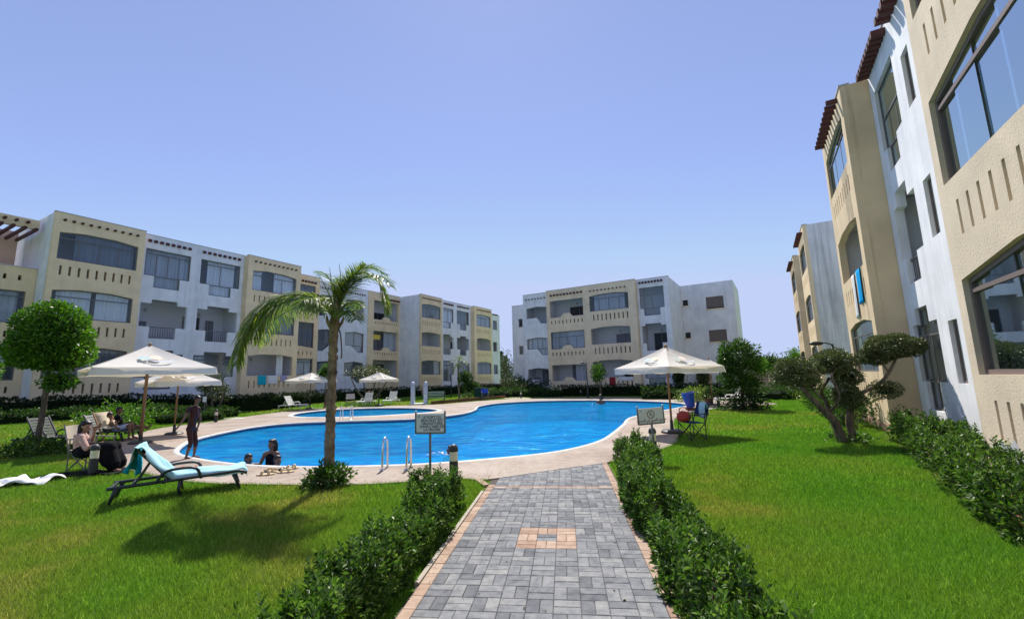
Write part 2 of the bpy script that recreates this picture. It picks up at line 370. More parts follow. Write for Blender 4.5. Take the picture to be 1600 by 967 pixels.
# pool shells and water
def pool_mat(name, deep, light, line):
    m = mat(name, deep, .35, .4)
    tc = N(m, 'ShaderNodeTexCoord'); br = N(m, 'ShaderNodeTexBrick'); br.offset = 0; br.inputs['Scale'].default_value = 4
    br.inputs['Brick Width'].default_value = 1; br.inputs['Row Height'].default_value = 1; br.inputs['Mortar Size'].default_value = .06
    br.inputs['Color1'].default_value = (*deep, 1); br.inputs['Color2'].default_value = (*light, 1); br.inputs['Mortar'].default_value = (*line, 1)
    L(m, tc.outputs['Object'], br.inputs[0]); base(m, br.outputs[0]); return m
M['tile'] = pool_mat('turquoise_pool_tile', (.05, .50, .80), (.08, .58, .85), (.2, .6, .8))
M['tile_dark'] = pool_mat('navy_pool_tile', (.012, .05, .25), (.02, .08, .33), (.1, .2, .4))
M['tile_band'] = mat('navy_waterline_tile', (.03, .06, .16), .3, .5)
def water_mat(name, tintc, hi):
    m = bpy.data.materials.new(name); m.use_nodes = True; n = m.node_tree; n.nodes.clear()
    out = N(m, 'ShaderNodeOutputMaterial'); mx = N(m, 'ShaderNodeMixShader'); tr = N(m, 'ShaderNodeBsdfRefraction'); gl = N(m, 'ShaderNodeBsdfGlossy')
    tt = N(m, 'ShaderNodeBsdfTransparent'); tt.inputs[0].default_value = (*tintc, 1)
    gl.inputs['Roughness'].default_value = .06
    fr = N(m, 'ShaderNodeFresnel'); fr.inputs[0].default_value = 1.33
    tc = N(m, 'ShaderNodeTexCoord'); mp = N(m, 'ShaderNodeMapping'); mp.inputs['Scale'].default_value = (1.0, 2.6, 1); L(m, tc.outputs['Object'], mp.inputs[0])
    n1 = N(m, 'ShaderNodeTexNoise'); n1.inputs['Scale'].default_value = 1.6; n1.inputs['Detail'].default_value = 5; n1.inputs['Distortion'].default_value = .6; L(m, mp.outputs[0], n1.inputs[0])
    bp = N(m, 'ShaderNodeBump'); bp.inputs['Strength'].default_value = .75; bp.inputs['Distance'].default_value = .09; L(m, n1.outputs[0], bp.inputs['Height'])
    for s in (gl, fr): L(m, bp.outputs[0], s.inputs['Normal'])
    ml = N(m, 'ShaderNodeMath', operation='MULTIPLY'); ml.inputs[1].default_value = hi; L(m, fr.outputs[0], ml.inputs[0])
    # body colour of the water under the reflection, with lighter ripple streaks painted in
    df = N(m, 'ShaderNodeBsdfDiffuse'); L(m, bp.outputs[0], df.inputs['Normal'])
    rp = ramp(m, n1.outputs[0], [(.33, (.0, .19, .53)), (.52, (.0, .30, .67)), (.70, (.0, .47, .84))]); 
    n3 = N(m, 'ShaderNodeTexNoise'); n3.inputs['Scale'].default_value = .35; n3.inputs['Detail'].default_value = 3; L(m, mp.outputs[0], n3.inputs[0])
    r3 = ramp(m, n3.outputs[0], [(.35, (.8, .84, .92)), (.65, (1.2, 1.2, 1.06))]); L(m, mixc(m, 1, rp.outputs[0], r3.outputs[0], 'MULTIPLY'), df.inputs[0])
    m2 = N(m, 'ShaderNodeMixShader'); m2.inputs[0].default_value = .5; L(m, tt.outputs[0], m2.inputs[1]); L(m, df.outputs[0], m2.inputs[2])
    L(m, ml.outputs[0], mx.inputs[0]); L(m, m2.outputs[0], mx.inputs[1]); L(m, gl.outputs[0], mx.inputs[2]); L(m, mx.outputs[0], out.inputs[0])
    n.nodes.remove(tr); return m
M['water'] = water_mat('pool_water', (.08, .70, .98), .55)
for lp, nm, depth, tm in ((pool, 'pool', 1.35, 'tile'), (kids, 'small_pool', .75, 'tile_dark')):
    mb = MB(); ring_wall(mb, lp, -depth, -.09); mb.build(nm+'_wall', M[tm], kind='structure', recalc=True)
    mb = MB(); ring_wall(mb, offs(lp, -.004), -.30, .012); mb.build(nm+'_waterline_band', M['tile_band'], kind='structure')
    sheet(nm+'_floor', lp, [], -depth, M[tm]); sheet(nm+'_water', lp, [], -.10, M['water'])
# far walkway and beds
M['walk'] = mat('pale_walkway', (.5, .46, .4), .85, .2)
def strip(name, pts, wdt, z, m, kind='structure'):
    pts = smooth_line([Vector((p[0], p[1])) for p in pts], 6); l = []; r = []
    for i, p in enumerate(pts):
        t = (pts[min(i+1, len(pts)-1)] - pts[max(i-1, 0)]).normalized(); q = Vector((t.y, -t.x))*wdt/2; l.append(p-q); r.append(p+q)
    mb = MB(); n = len(l); mb.add([(p.x, p.y, z) for p in l]+[(p.x, p.y, z) for p in r], [(i, n+i, n+i+1, i+1) for i in range(n-1)])
    return mb.build(name, m, None, kind)
strip('far_walkway', [(.6, 36.5), (-.3, 40), (-2.6, 47), (-4.2, 60), (-3, 80)], 2.0, .012, M['walk'])
strip('side_walkway', [(-14.2, 22.5), (-16.5, 25), (-19, 29.5), (-21, 33.5)], 1.5, .02, M['walk'])
M['soil'] = mat('reddish_soil', (.24, .13, .075), .95, .05); _a = noise_tex(M['soil'], 9, 6); base(M['soil'], ramp(M['soil'], _a.outputs[0], [(.3, (.12, .07, .045)), (.7, (.33, .19, .11))]).outputs[0]); bump(M['soil'], _a.outputs[0], 1, .04)
# ---- the paved path
M['paver'] = mat('grey_concrete_paver', (.25, .26, .28), .9, .2)
def paver_mat(m, stops, mot):
    oi = N(m, 'ShaderNodeObjectInfo'); geo = N(m, 'ShaderNodeNewGeometry'); ad = N(m, 'ShaderNodeMath', operation='ADD'); fr = N(m, 'ShaderNodeMath', operation='FRACT')
    L(m, oi.outputs['Random'], ad.inputs[0]); L(m, geo.outputs['Random Per Island'], ad.inputs[1]); L(m, ad.outputs[0], fr.inputs[0])
    r = ramp(m, fr.outputs[0], stops)
    tc = N(m, 'ShaderNodeNewGeometry'); nz = N(m, 'ShaderNodeTexNoise'); nz.inputs['Scale'].default_value = 11; nz.inputs['Detail'].default_value = 6; nz.inputs['Roughness'].default_value = .65; L(m, tc.outputs['Position'], nz.inputs[0])
    v = ramp(m, nz.outputs[0], mot); base(m, mixc(m, 1, r.outputs[0], v.outputs[0], 'MULTIPLY'))
    n2 = N(m, 'ShaderNodeTexNoise'); n2.inputs['Scale'].default_value = 160; n2.inputs['Detail'].default_value = 4; L(m, tc.outputs['Position'], n2.inputs[0]); bump(m, n2.outputs[0], .5, .004)
paver_mat(M['paver'], [(0, (.125, .13, .138)), (.16, (.17, .175, .18)), (.5, (.20, .205, .21)), (.8, (.225, .23, .23)), (1, (.26, .26, .25))], [(.28, (.55, .57, .62)), (.48, (.92, .92, .95)), (.7, (1.2, 1.19, 1.16))])
M['peach'] = mat('peach_paver', (.6, .36, .22), .9, .2)
paver_mat(M['peach'], [(0, (.30, .195, .14)), (.5, (.38, .27, .20)), (1, (.44, .33, .255))], [(.28, (.72, .70, .68)), (.6, (1.04, 1.04, 1.04))])
M['joint'] = mat('sandy_joint', (.10, .09, .08), .95, .05)
M['kerb'] = mat('path_kerb_concrete', (.38, .34, .28), .9, .15)
path = empty('paved_path', (0, 0, 0), 0, 'grey basket weave block path with peach border leading to the pool', None, None, 'structure')
g_ = .0016
def brick_v(lx, ly):
    a, b = lx/2-g_, ly/2-g_; c = .005; z0, z1, z2 = -.045, .010, .014
    return [(x, y, z) for z, k in ((z0, 0), (z1, 0), (z2, c)) for x, y in ((-a+k, -b+k), (a-k, -b+k), (a-k, b-k), (-a+k, b-k))]
BF = [(0, 1, 5, 4), (1, 2, 6, 5), (2, 3, 7, 6), (3, 0, 4, 7), (4, 5, 9, 8), (5, 6, 10, 9), (6, 7, 11, 10), (7, 4, 8, 11), (8, 9, 10, 11)]
def brick_me(lx, ly, m):
    me = bpy.data.meshes.new('brick'); me.from_pydata(brick_v(lx, ly), [], BF); me.materials.append(m); return me
lay = []          # (x, y, lx, ly, kind)
for r_ in range(-16, 22):
    for c_ in range(9):
        x, y = c_*.2, r_*.2
        med = 3 <= c_ <= 5 and -3 <= r_ < 0
        hor = (r_+c_) % 2 == 0
        k = 'peach' if med and not (c_ == 4 and r_ == -2) else 'paver'
        if r_ == 9: continue
        yy = y if r_ < 9 else y-.1
        if hor: lay += [(x+.1, yy+.05, .2, .1, k), (x+.1, yy+.15, .2, .1, k)]
        else: lay += [(x+.05, yy+.1, .1, .2, k), (x+.15, yy+.1, .1, .2, k)]
for c_ in range(9): lay.append((c_*.2+.1, 1.85, .2, .1, 'peach'))
for r_ in range(-16, 22):
    if r_ < 10: lay.append((-.05, r_*.2+.1, .1, .2, 'peach'))
    lay.append((PW+.05, r_*.2+.1, .1, .2, 'peach'))
ne = []
for (x, y, lx, ly, k) in lay:
    p = pw(x, y)
    if inside(p.x, p.y, deck) and all(inside(*(pw(x+a*lx/2, y+b*ly/2)), deck) for a in (-1, 1) for b in (-1, 1)): continue
    if not (-3.3 < y): continue
    ne.append((p.y + abs(p.x)*.2, x, y, lx, ly, k))
vis = sorted([q for q in ne if q[0] > 2.9])
first = set(id(q) for q in vis[:298])
meshes = {(a, b, k): brick_me(a, b, M[k]) for a, b in ((.2, .1), (.1, .2)) for k in ('paver', 'peach')}
rest = {'paver': ([], []), 'peach': ([], [])}
for q in ne:
    _, x, y, lx, ly, k = q; p = pw(x, y); h = rnd.uniform(-.0018, .0018); rz = -PA + rnd.uniform(-.008, .008)
    if id(q) in first:
        o = link('brick', meshes[(lx, ly, k)], None, path, (p.x, p.y, h)); o.rotation_euler = (rnd.uniform(-.006, .006), rnd.uniform(-.006, .006), rz)
    else:
        V, F = rest[k]; b = len(V); c, s = math.cos(rz), math.sin(rz)
        V += [(p.x + a*c-bb*s, p.y + a*s+bb*c, z+h) for a, bb, z in brick_v(lx, ly)]; F += [tuple(i+b for i in f) for f in BF]
for k, (V, F) in rest.items():
    me = np_mesh(V, F); link('far_'+k+'_blocks', me, M[k], path, kind='stuff')
mb = MB(); q = [pw(-.12, -4), pw(PW+.12, -4), pw(PW+.12, 4.3), pw(-.12, 4.3)]; mb.add([(p.x, p.y, -.002) for p in q], [(0, 1, 2, 3)]); mb.build('path_bed', M['joint'], path)
for sx in (-.150,):
    mb = MB()
    for i in range(4, 11):
        y0 = -3.8+i*.6; 
        if y0 > (1.5 if sx < 0 else 4): continue
        a = pw(sx+.025, y0); b = pw(sx+.025, y0+.592); mb.bar((a.x, a.y, -.035), (b.x, b.y, -.035), .04, .11)
    mb.build('kerb', M['kerb'], path)
# diagonal kerb where the left border turns to the deck
mb = MB(); mb.bar((pw(-.13, 1.95).x, pw(-.13, 1.95).y, -.025), (-.66, 7.72, -.025), .1, .1); mb.build('kerb', M['peach'], path)
def on_path(x, y):
    d = Vector((x, y))-PO; a = d.dot(PX); b = d.dot(PY); return -.17 < a < PW+.16 and b < 4
# ---- grass blades
def inside_np(X, Y, loop):
    c = np.zeros(len(X), bool); n = len(loop)
    for i in range(n):
        a, b = loop[i], loop[i-1]
        with np.errstate(all='ignore'): c ^= ((a[1] > Y) != (b[1] > Y)) & (X < (b[0]-a[0])*(Y-a[1])/(b[1]-a[1]+1e-12)+a[0])
    return c
def sst_np(a, b, x): t = np.clip((x-a)/(b-a), 0, 1); return t*t*(3-2*t)
def rise_np(x, y):
    s = 30.5 + x*nL.x + y*nL.y; u = x*dL.x + y*dL.y
    return np.maximum(.42*sst_np(12.5, 4.5, s)*(1-sst_np(11, 21, u))*sst_np(0, 3.6, -15.0-x), .22*sst_np(4.0, 1.2, s)*sst_np(15, 22, u)) - .03
def grass(n, ymin, ymax, hmin, hmax, wd, xr):
    X = nr.uniform(xr[0], xr[1], n*3); Y = nr.uniform(ymin, ymax, n*3)
    a_ = (X-PO.x)*PX.x + (Y-PO.y)*PX.y; b_ = (X-PO.x)*PY.x + (Y-PO.y)*PY.y
    k_ = (np.abs(X) < Y*1.22+.8) & ~((a_ > -.17) & (a_ < PW+.16) & (b_ < 4)) & ~inside_np(X, Y, deck_in)
    D_ = X*.875-Y*.485; U_ = X*.485+Y*.875
    k_ &= ~((D_ > 2.08+.075*np.maximum(0, U_-5)) & (X > 3)) & (30.5+X*nL.x+Y*nL.y > .3)
    X = X[k_][:n]; Y = Y[k_][:n]; P = np.stack([X, Y], 1); k = len(P); z0 = np.maximum(-.012, rise_np(X, Y))
    a = nr.uniform(0, 2*PI, k); h = nr.uniform(hmin, hmax, k); w_ = wd*nr.uniform(.7, 1.3, k); ln = h*nr.uniform(.1, .9, k); la = nr.uniform(0, 2*PI, k)
    V = np.zeros((k, 3, 3)); V[:, 0, 0] = P[:, 0]-np.cos(a)*w_; V[:, 0, 1] = P[:, 1]-np.sin(a)*w_; V[:, 1, 0] = P[:, 0]+np.cos(a)*w_; V[:, 1, 1] = P[:, 1]+np.sin(a)*w_
    V[:, 0, 2] = V[:, 1, 2] = z0; V[:, 2, 0] = P[:, 0]+np.cos(la)*ln; V[:, 2, 1] = P[:, 1]+np.sin(la)*ln; V[:, 2, 2] = z0+h
    return V.reshape(-1, 3)
deck_in = offs(deck, -.05)
Vs = [grass(260000, 2.8, 6.5, .03, .065, .0022, (-9, 9)), grass(230000, 6.3, 12, .035, .075, .0042, (-16, 11.5)), grass(160000, 11.5, 26, .04, .085, .010, (-30, 22)), grass(50000, 25, 48, .05, .1, .022, (-30, 30))]
V = np.concatenate(Vs); F = np.arange(len(V)).reshape(-1, 3); me = np_mesh(V, F); props(link('grass', me, M['blade']), 'short green lawn grass around the pool', 'grass', None, 'stuff')
# ---------------------------------------------------------------- buildings
class Facade:
    """local x = along the wall, local y = into the building; (u, z) measured on the wall"""
    def __init__(s, az, D, sx, zo, name, label):
        a = R(az); s.d = Vector((math.sin(a), math.cos(a), 0)); s.n = Vector((math.cos(a), -math.sin(a), 0)); s.sx = sx; s.zo = zo
        s.root = empty(name, s.n*D, 0, label, 'building'); X = s.d*sx
        s.root.rotation_euler = (0, 0, math.atan2(X.y, X.x))
    def fx(s, dep=0): return lambda u, y, z: (s.sx*u, y+dep, z)
    def part(s, name, mb, m, parent=None, kind=None): return mb.build(name, M[m] if isinstance(m, str) else m, parent or s.root, kind, recalc=True)
    def bx(s, name, u0, u1, y0, y1, z0, z1, m, parent=None): mb = MB(); mb.box(s.sx*u0, s.sx*u1, y0, y1, z0, z1); return s.part(name, mb, m, parent)
def arch(a, b, z0, z1, e=.16, k=.14):
    d = (b-a)*k; return [(a, z0), (b, z0), (b, z1), (b-d, z1+e), (a+d, z1+e), (a, z1)]
def notched(a, b, z0, z1, n0, n1, zn, top=0):
    P = [(a, z0), (n0, z0), (n0, zn), (n1, zn), (n1, z0), (b, z0), (b, z1)]
    if top: P += [(n1, z1), (n1, z1+top), (n0, z1+top), (n0, z1)]
    return P + [(a, z1)]
def chamf(a, b, z0, z1, m0, m1, drop, left=False):
    mid = (a+b)/2
    if left: return [(a, z0-drop), (m0, z0-drop), (m1, z0), (b, z0), (b, z1), (mid, z1+.13), (a, z1)]
    return [(a, z0), (m0, z0), (m1, z0-drop), (b, z0-drop), (b, z1), (mid, z1+.13), (a, z1)]
def bumped(a, b, z0, z1, c, hgt=.33):
    return [(a, z0), (c-.62, z0), (c-.3, z0+hgt), (c+.3, z0+hgt), (c+.62, z0), (b, z0), (b, z1), (a, z1)]
def curtain(B, win, u0, u1, z0, z1, dep, m):
    mb = MB(); n = max(8, int((u1-u0)/.05)); V = []
    for i in range(n+1):
        u = u0+(u1-u0)*i/n; y = dep + .035*math.sin(i*1.35) + .02*math.sin(i*.43+u)
        V += [(B.sx*u, y, z0), (B.sx*u, y, z1)]
    mb.add(V, [(2*i, 2*i+2, 2*i+3, 2*i+1) for i in range(n)]); o = mb.build('curtain', M[m], win); return o
def window(B, poly, dep, o):
    """glazed opening: frame bars along its outline, mullions, transom, one pane per field"""
    us = [p[0] for p in poly]; zs = [p[1] for p in poly]; u0, u1, z0, z1 = min(us), max(us), min(zs), max(zs)
    fw = o.get('fw', .05); fm = o.get('frame', 'alu'); win = empty('window', (0, 0, 0)); win.parent = B.root
    nm = o.get('n', 3); tz = o.get('transom', .28); f = B.sx
    if not o.get('noframe'):
        mb = MB()
        cu = (u0+u1)/2; cz = (z0+z1)/2
        def ins(p): return (p[0] + (fw/2+.004)*(1 if p[0] < cu else -1), p[1] + (fw/2+.004)*(1 if p[1] < cz else -1))
        q = [ins(p) for p in poly]
        for i in range(len(q)):
            a, b = q[i], q[(i+1) % len(q)]
            if math.hypot(a[0]-b[0], a[1]-b[1]) > .02: mb.bar((f*a[0], dep+.10, a[1]), (f*b[0], dep+.10, b[1]), .055 if abs(a[0]-b[0]) > .02 else .055, fw)
        ztop = o.get('zt', z1)-tz if tz else None
        ze = ztop if ztop else z1
        mainz = o.get('zs', z0)
        if tz: mb.bar((f*(u0+fw), dep+.10, ztop), (f*(u1-fw), dep+.10, ztop), .06, fw*.9)
        if z0 < mainz-.05 and 'notch' in o:
            a = o['notch'][0]; b = o['notch'][1]; mb.bar((f*a, dep+.10, mainz), (f*b, dep+.10, mainz), .06, fw*.9)
        for i in range(1, nm if not o.get('slide') else 1): u = u0+(u1-u0)*i/nm; mb.bar((f*u, dep+.10, mainz+.02), (f*u, dep+.10, ze), o.get('mw', .035), .03, (0, 1, 0))
        B.part('frame', mb, fm, win)
    cuts = [u0+(u1-u0)*i/nm for i in range(nm+1)]
    for i in range(nm):
        P = clip(clip(poly, 0, cuts[i]+.003, False), 0, cuts[i+1]-.003, True)
        if len(P) > 2:
            R_ = []
            for p in P:
                if not R_ or math.hypot(p[0]-R_[-1][0], p[1]-R_[-1][1]) > 1e-4: R_.append(p)
            mb = MB(); y = dep+.09 if not o.get('slide') or i % 2 == 0 else dep+.115
            mb.add([(f*a, y, b) for a, b in R_], [tuple(range(len(R_)))] ); mb.build('pane', M[o.get('glass', 'glass')], win)
    for (a, b, m) in o.get('cur', []): curtain(B, win, u0+(u1-u0)*a+.02, u0+(u1-u0)*b-.02, z0-.05, z1, dep+.24, m)
    return win
def balcony(B, poly, dep, o, room_d):
    """open balcony: rail over the low part of the parapet, door and lamp on the back wall"""
    us = [p[0] for p in poly]; zs = [p[1] for p in poly]; u0, u1, z0, z1 = min(us), max(us), min(zs), max(zs)
    b = empty('balcony', (0, 0, 0)); b.parent = B.root; f = B.sx; zf = o['zf']
    for (a, c, zt, m) in o.get('doors', [(.55, .85, 2.05, 'door')]):
        ua, ub = u0+(u1-u0)*a, u0+(u1-u0)*c
        mb = MB(); mb.box(f*ua, f*ub, dep+room_d-.05, dep+room_d-.004, zf+.01, zf+zt); B.part('door', mb, m, b)
        mb = MB(); 
        for u in (ua-.03, (ua+ub)/2, ub+.03): mb.box(f*(u-.025), f*(u+.025), dep+room_d-.08, dep+room_d-.052, zf+.01, zf+zt+.05)
        mb.box(f*(ua-.055), f*(ub+.055), dep+room_d-.082, dep+room_d-.054, zf+zt, zf+zt+.05); B.part('door_frame', mb, 'alu', b)
    if 'rail' in o:
        a, c, zr, zb = o['rail']; mb = MB(); mb.bar((f*a, dep+.1, zr), (f*c, dep+.1, zr), .05, .05)
        if zb is not None:
            mb.bar((f*a, dep+.1, zb+.06), (f*c, dep+.1, zb+.06), .03, .03)
            n = max(2, int(abs(c-a)/.12))
            for i in range(1, n): u = a+(c-a)*i/n; mb.bar((f*u, dep+.1, zb+.06), (f*u, dep+.1, zr), .018, .018)
        B.part('railing', mb, 'alu', b)
    if o.get('lamp', 1):
        mb = MB(); mb.ell((f*(u0+(u1-u0)*.4), dep+room_d-.08, zf+2.25), (.09, .07, .11), 8, 6); B.part('wall_lamp', mb, 'slab', b)
    for (a, c, m) in o.get('cur', []): curtain(B, b, u0+(u1-u0)*a, u0+(u1-u0)*c, z0-.3, z1, dep+.5, m)
    return b
def section(B, u0, u1, dep, wm, opens, z_top=10.65, z_bot=-.1, beams=None, slots=(), depth=8.0, room=1.9, flank=None, front_t=.2, cap=True, floors=(2.3, 5.25, 8.25), sides=(True, True), extra_holes=()):
    zo = B.zo; f = B.sx
    holes = [[(u, z+zo) for u, z in poly] for poly, kind, o in opens]
    for (a, b, n, z0, z1, wd) in slots:
        for i in range(n):
            u = a+(b-a)*i/(n-1); holes.append([(u-wd/2, z0+zo), (u+wd/2, z0+zo), (u+wd/2, z1+zo), (u-wd/2, z1+zo)])
    for h in extra_holes: holes.append([(u, z+zo) for u, z in h])
    mb = MB(); plate(mb, [(u0, z_bot+zo), (u1, z_bot+zo), (u1, z_top+zo), (u0, z_top+zo)], holes, dep, dep+front_t, lambda u, y, z: (f*u, y, z))
    B.part('wall', mb, wm)
    y0 = dep+front_t+.001
    for k, u in ((0, u0), (1, u1)):
        if not sides[k]: continue
        a, b = (u, u+.16) if k == 0 else (u-.16, u)
        B.bx('side_wall', a+.001*(k == 0), b-.001*(k == 1), y0, dep+depth, z_bot+zo, z_top+zo, (flank or {}).get(k, wm))
    ia, ib = u0+.162, u1-.162
    for la_, lb_ in ((u0+.1615, u0+.171), (u1-.171, u1-.1615)): B.bx('balcony_lining', la_, lb_, y0+.002, dep+room-.003, z_bot+zo+.01, min(z_top-.5, 10.15)+zo, 'inner')
    ia += .01; ib -= .01
    B.bx('back_wall', ia, ib, dep+room, dep+room+.15, z_bot+zo, 10.2+zo if z_top > 10.2 else z_top-.2+zo, 'inner')
    for s in floors: B.bx('floor_slab', ia, ib, y0, dep+room-.001, s-1.25+zo, s-1.05+zo, 'slab')
    B.bx('roof_slab', ia, ib, y0, dep+depth, min(z_top-.45, 10.2)+zo, min(z_top-.25, 10.4)+zo, 'slab')
    if cap: B.bx('parapet_cap', u0-.02, u1+.02, dep-.025, dep+front_t+.03, z_top+zo+.001, z_top+zo+.045, 'slab')
    for bm in (beams or []):
        a, b, n, z, kind, out = bm
        for i in range(n):
            u = a+(b-a)*i/(n-1); mb = MB()
            if kind == 'log': mb.tube([(f*u, dep+.02, z+zo), (f*u, dep-out, z+zo)], .062, 8); m = 'beamlog'
            elif kind == 'slat': mb.box(f*(u-.05), f*(u+.05), dep-out, dep+.02, z+zo-.06, z+zo+.06); m = 'beam'
            else: mb.box(f*(u-.075), f*(u+.075), dep-out, dep+.02, z+zo-.08, z+zo+.07); m = 'beam'
            B.part('roof_beam', mb, m)
    for poly, kind, o in opens:
        P = [(u, z+zo) for u, z in poly]; o = dict(o)
        for k in ('zs', 'zt', 'zf'):
            if k in o: o[k] += zo
        if 'rail' in o: a, c, zr, zb = o['rail']; o['rail'] = (a, c, zr+zo, None if zb is None else zb+zo)
        if kind == 'g':
            window(B, P, dep, o)
            zz = min(z for _, z in P); zt = max(z for _, z in P)
        else: balcony(B, P, dep, o, room)
def beige_bay(B, u0, u1, dep, wm, fills, sill=(2.3, 5.25, 8.25), a=None, b=None, nslot=9, beams='log', hgt=1.38, arche=.13, flank=None, nb=10, **k):
    a = u0+.25 if a is None else a; b = u1-.3 if b is None else b
    opens = []
    for s, (kind, o) in zip(sill, fills):
        oo = dict(zs=s, zf=s-1.05, zt=s+hgt); oo.update(o); opens.append((arch(a, b, s, s+hgt, arche, .3), kind, oo))
    slots = [(a+.2, b-.25, nslot, s-.82, s-.33, .095) for s in sill]
    bm = [(a+.12, b-.12, nb, 10.28, beams, .14 if beams == 'log' else .28)] if beams else None
    section(B, u0, u1, dep, wm, opens, beams=bm, slots=slots, floors=sill, flank=flank, **k)
gl = lambda **k: ('g', k)
op = lambda **k: ('o', k)
cw, cg, cd, cb = 'cur_white', 'cur_grey', 'cur_dark', 'cur_beige'
# ---- left building, near block
B = Facade(29.3, -30.5, 1, 0.0, 'apartment_building', 'long three storey beige and white apartment block on the left behind the hedges')
section(B, 3.2, 7.3, 1.5, 'beige', [([(3.6, 5.0), (7.0, 5.0), (7.0, 6.62), (3.6, 6.62)], 'g', dict(zs=5.0, zt=6.62, n=3, cur=[(.1, .95, cg)])), ([(3.6, 2.2), (7.0, 2.2), (7.0, 3.75), (3.6, 3.75)], 'g', dict(zs=2.2, zt=3.75, n=3, cur=[(.0, .9, cw)]))],
        z_top=7.82, slots=[(5.2, 6.72, 4, 7.15, 7.42, .12), (4.4, 6.5, 4, 4.3, 4.6, .1), (4.4, 6.8, 4, 1.6, 1.9, .1)], floors=(2.3, 5.2, 8.25), cap=True)
B.bx('terrace_wall', 3.2, 7.05, 4.4, 4.55, 7.6, 10.3, 'pink')
mb = MB(); plate(mb, [(3.2, 9.9), (7.14, 9.9), (7.14, 10.38), (3.2, 10.38)], [], 1.5, 1.72); B.part('pergola_lintel', mb, 'beige')
for i in range(10):
    u = 3.4+i*.4
    if u < 7.1: B.bx('pergola_beam', u-.06, u+.06, 1.2, 4.38, 9.76, 9.895, 'beam')
    mb = MB(); mb.tube([(u+.1, 1.52, 10.16), (u+.1, 1.3, 10.16)], .07, 8)
    if u < 7: B.part('roof_beam', mb, 'beam')
for k, x in enumerate((4.9, 6.1)):
    mb = MB(); mb.ell((x, 1.62, 7.95), (.3, .02, .13), 10, 6)
beige_bay(B, 7.31, 11.12, 0, 'beige', [gl(n=3, cur=[(0, .9, cd)]), gl(n=2, cur=[(.06, .48, cw), (.53, .97, cw)]), gl(n=4, cur=[(.2, .97, cd)])], a=7.55, b=10.83, flank={0: 'white'})
T = dict
def white_pair(B, u0, u1, dep, A1, A2, f1, f2, wm='white', bm=True, **k):
    opens = []
    for A, ff in ((A1, f1), (A2, f2)):
        a, b, n0, n1 = A
        for s, (kind, o), top in zip((2.25, 5.2, 8.22), ff, (.22, .24, 0)):
            zt = s+(1.62 if top == 0 else 1.38)
            oo = dict(zs=s, zf=s-1.05, zt=zt, notch=(n0, n1)); oo.update(o)
            if kind == 'o': oo['rail'] = (n0, n1, s, s-.66)
            opens.append((notched(a, b, s, zt, n0, n1, s-.68, top), kind, oo))
    beams = [(A1[0]+.12, A1[1]-.15, 8, 10.3, 'box', .12), (A2[0]+.12, A2[1]-.15, 8, 10.3, 'box', .12)] if bm else None
    section(B, u0, u1, dep, wm, opens, beams=beams, **k)
white_pair(B, 11.13, 17.05, .5, (11.38, 13.76, 11.9, 13.24), (14.34, 16.82, 14.92, 16.28),
           [gl(n=3, cur=[(.0, .3, cd)]), op(doors=[(.0, .42, 1.5, 'door')]), gl(n=4, cur=[(0, 1, cg)])],
           [gl(n=3, cur=[(0, .3, cw)]), op(doors=[(.05, .4, 2.05, 'dark'), (.6, .75, 1.9, 'cur_dark')]), gl(n=2, cur=[(.2, .9, cw)])])
beige_bay(B, 17.06, 21.1, 0, 'beige', [op(cur=[(.0, .0, cw)] and [(.72, .86, cw)], doors=[(.0, .22, 2.1, 'dark')]), gl(n=3, cur=[(.02, .98, cd)]), gl(n=3, cur=[(0, .22, cw), (.5, .97, cw)])], a=17.42, b=20.75, hgt=1.36)
section(B, 21.11, 24.4, 2.1, 'beige', [([(22.55, 4.75), (24.0, 4.6), (24.0, 6.7), (22.55, 6.7)], 'g', T(zs=4.75, zt=6.7, n=3, cur=[(0, 1, cd)])), ([(22.55, 7.6), (24.0, 7.6), (24.0, 9.85), (22.55, 9.85)], 'g', T(zs=7.6, zt=9.85, n=2, cur=[(0, 1, cd)])),
        ([(22.5, 2.4), (24.0, 2.4), (24.0, 3.7), (22.5, 3.7)], 'g', T(zs=2.4, zt=3.7, n=2, cur=[(0, 1, cw)]))], beams=[(22.7, 23.9, 5, 10.12, 'box', .15)], slots=[(22.65, 23.8, 4, 4.0, 4.3, .1), (22.65, 23.8, 4, 1.7, 2.0, .1), (22.65, 23.8, 4, 6.95, 7.2, .1)], z_top=10.64)
def cham_set(ab, m, left, fills):
    out = []
    for s, (kind, o) in zip((2.3, 5.1, 8.2), fills):
        oo = T(zs=s, zf=s-1.05, zt=s+1.2, notch=(m[0], ab[1]) if not left else (ab[0], m[1]), transom=0); oo.update(o); out.append((chamf(ab[0], ab[1], s, s+1.2, m[0], m[1], .62, left), kind, oo))
    return out
section(B, 24.41, 30.6, 3.0, 'white', cham_set((24.9, 27.2), (25.6, 26.4), True, [gl(n=2, cur=[(0, 1, cd)]), gl(n=3, cur=[(0, 1, cd)]), op()]) + cham_set((27.93, 30.15), (28.65, 29.44), False, [gl(n=2, cur=[(0, .6, cd)]), gl(n=2, cur=[(0, 1, cg)]), op(doors=[(.45, .8, 2, 'door')])]),
        beams=[(25.0, 27.1, 8, 10.1, 'log', .14), (28.1, 30.1, 8, 10.1, 'log', .14)])
def bump_set(a, b, c, fills, sill=(2.25, 5.0, 8.1), hgt=1.95, up=.33):
    out = []
    for s, (kind, o) in zip(sill, fills):
        oo = T(zs=s-.1, zf=s-1.0, zt=s+hgt-.4); oo.update(o); out.append((bumped(a, b, s-.2, s-.2+hgt-.15*(s < 4), c, up), kind, oo))
    return out
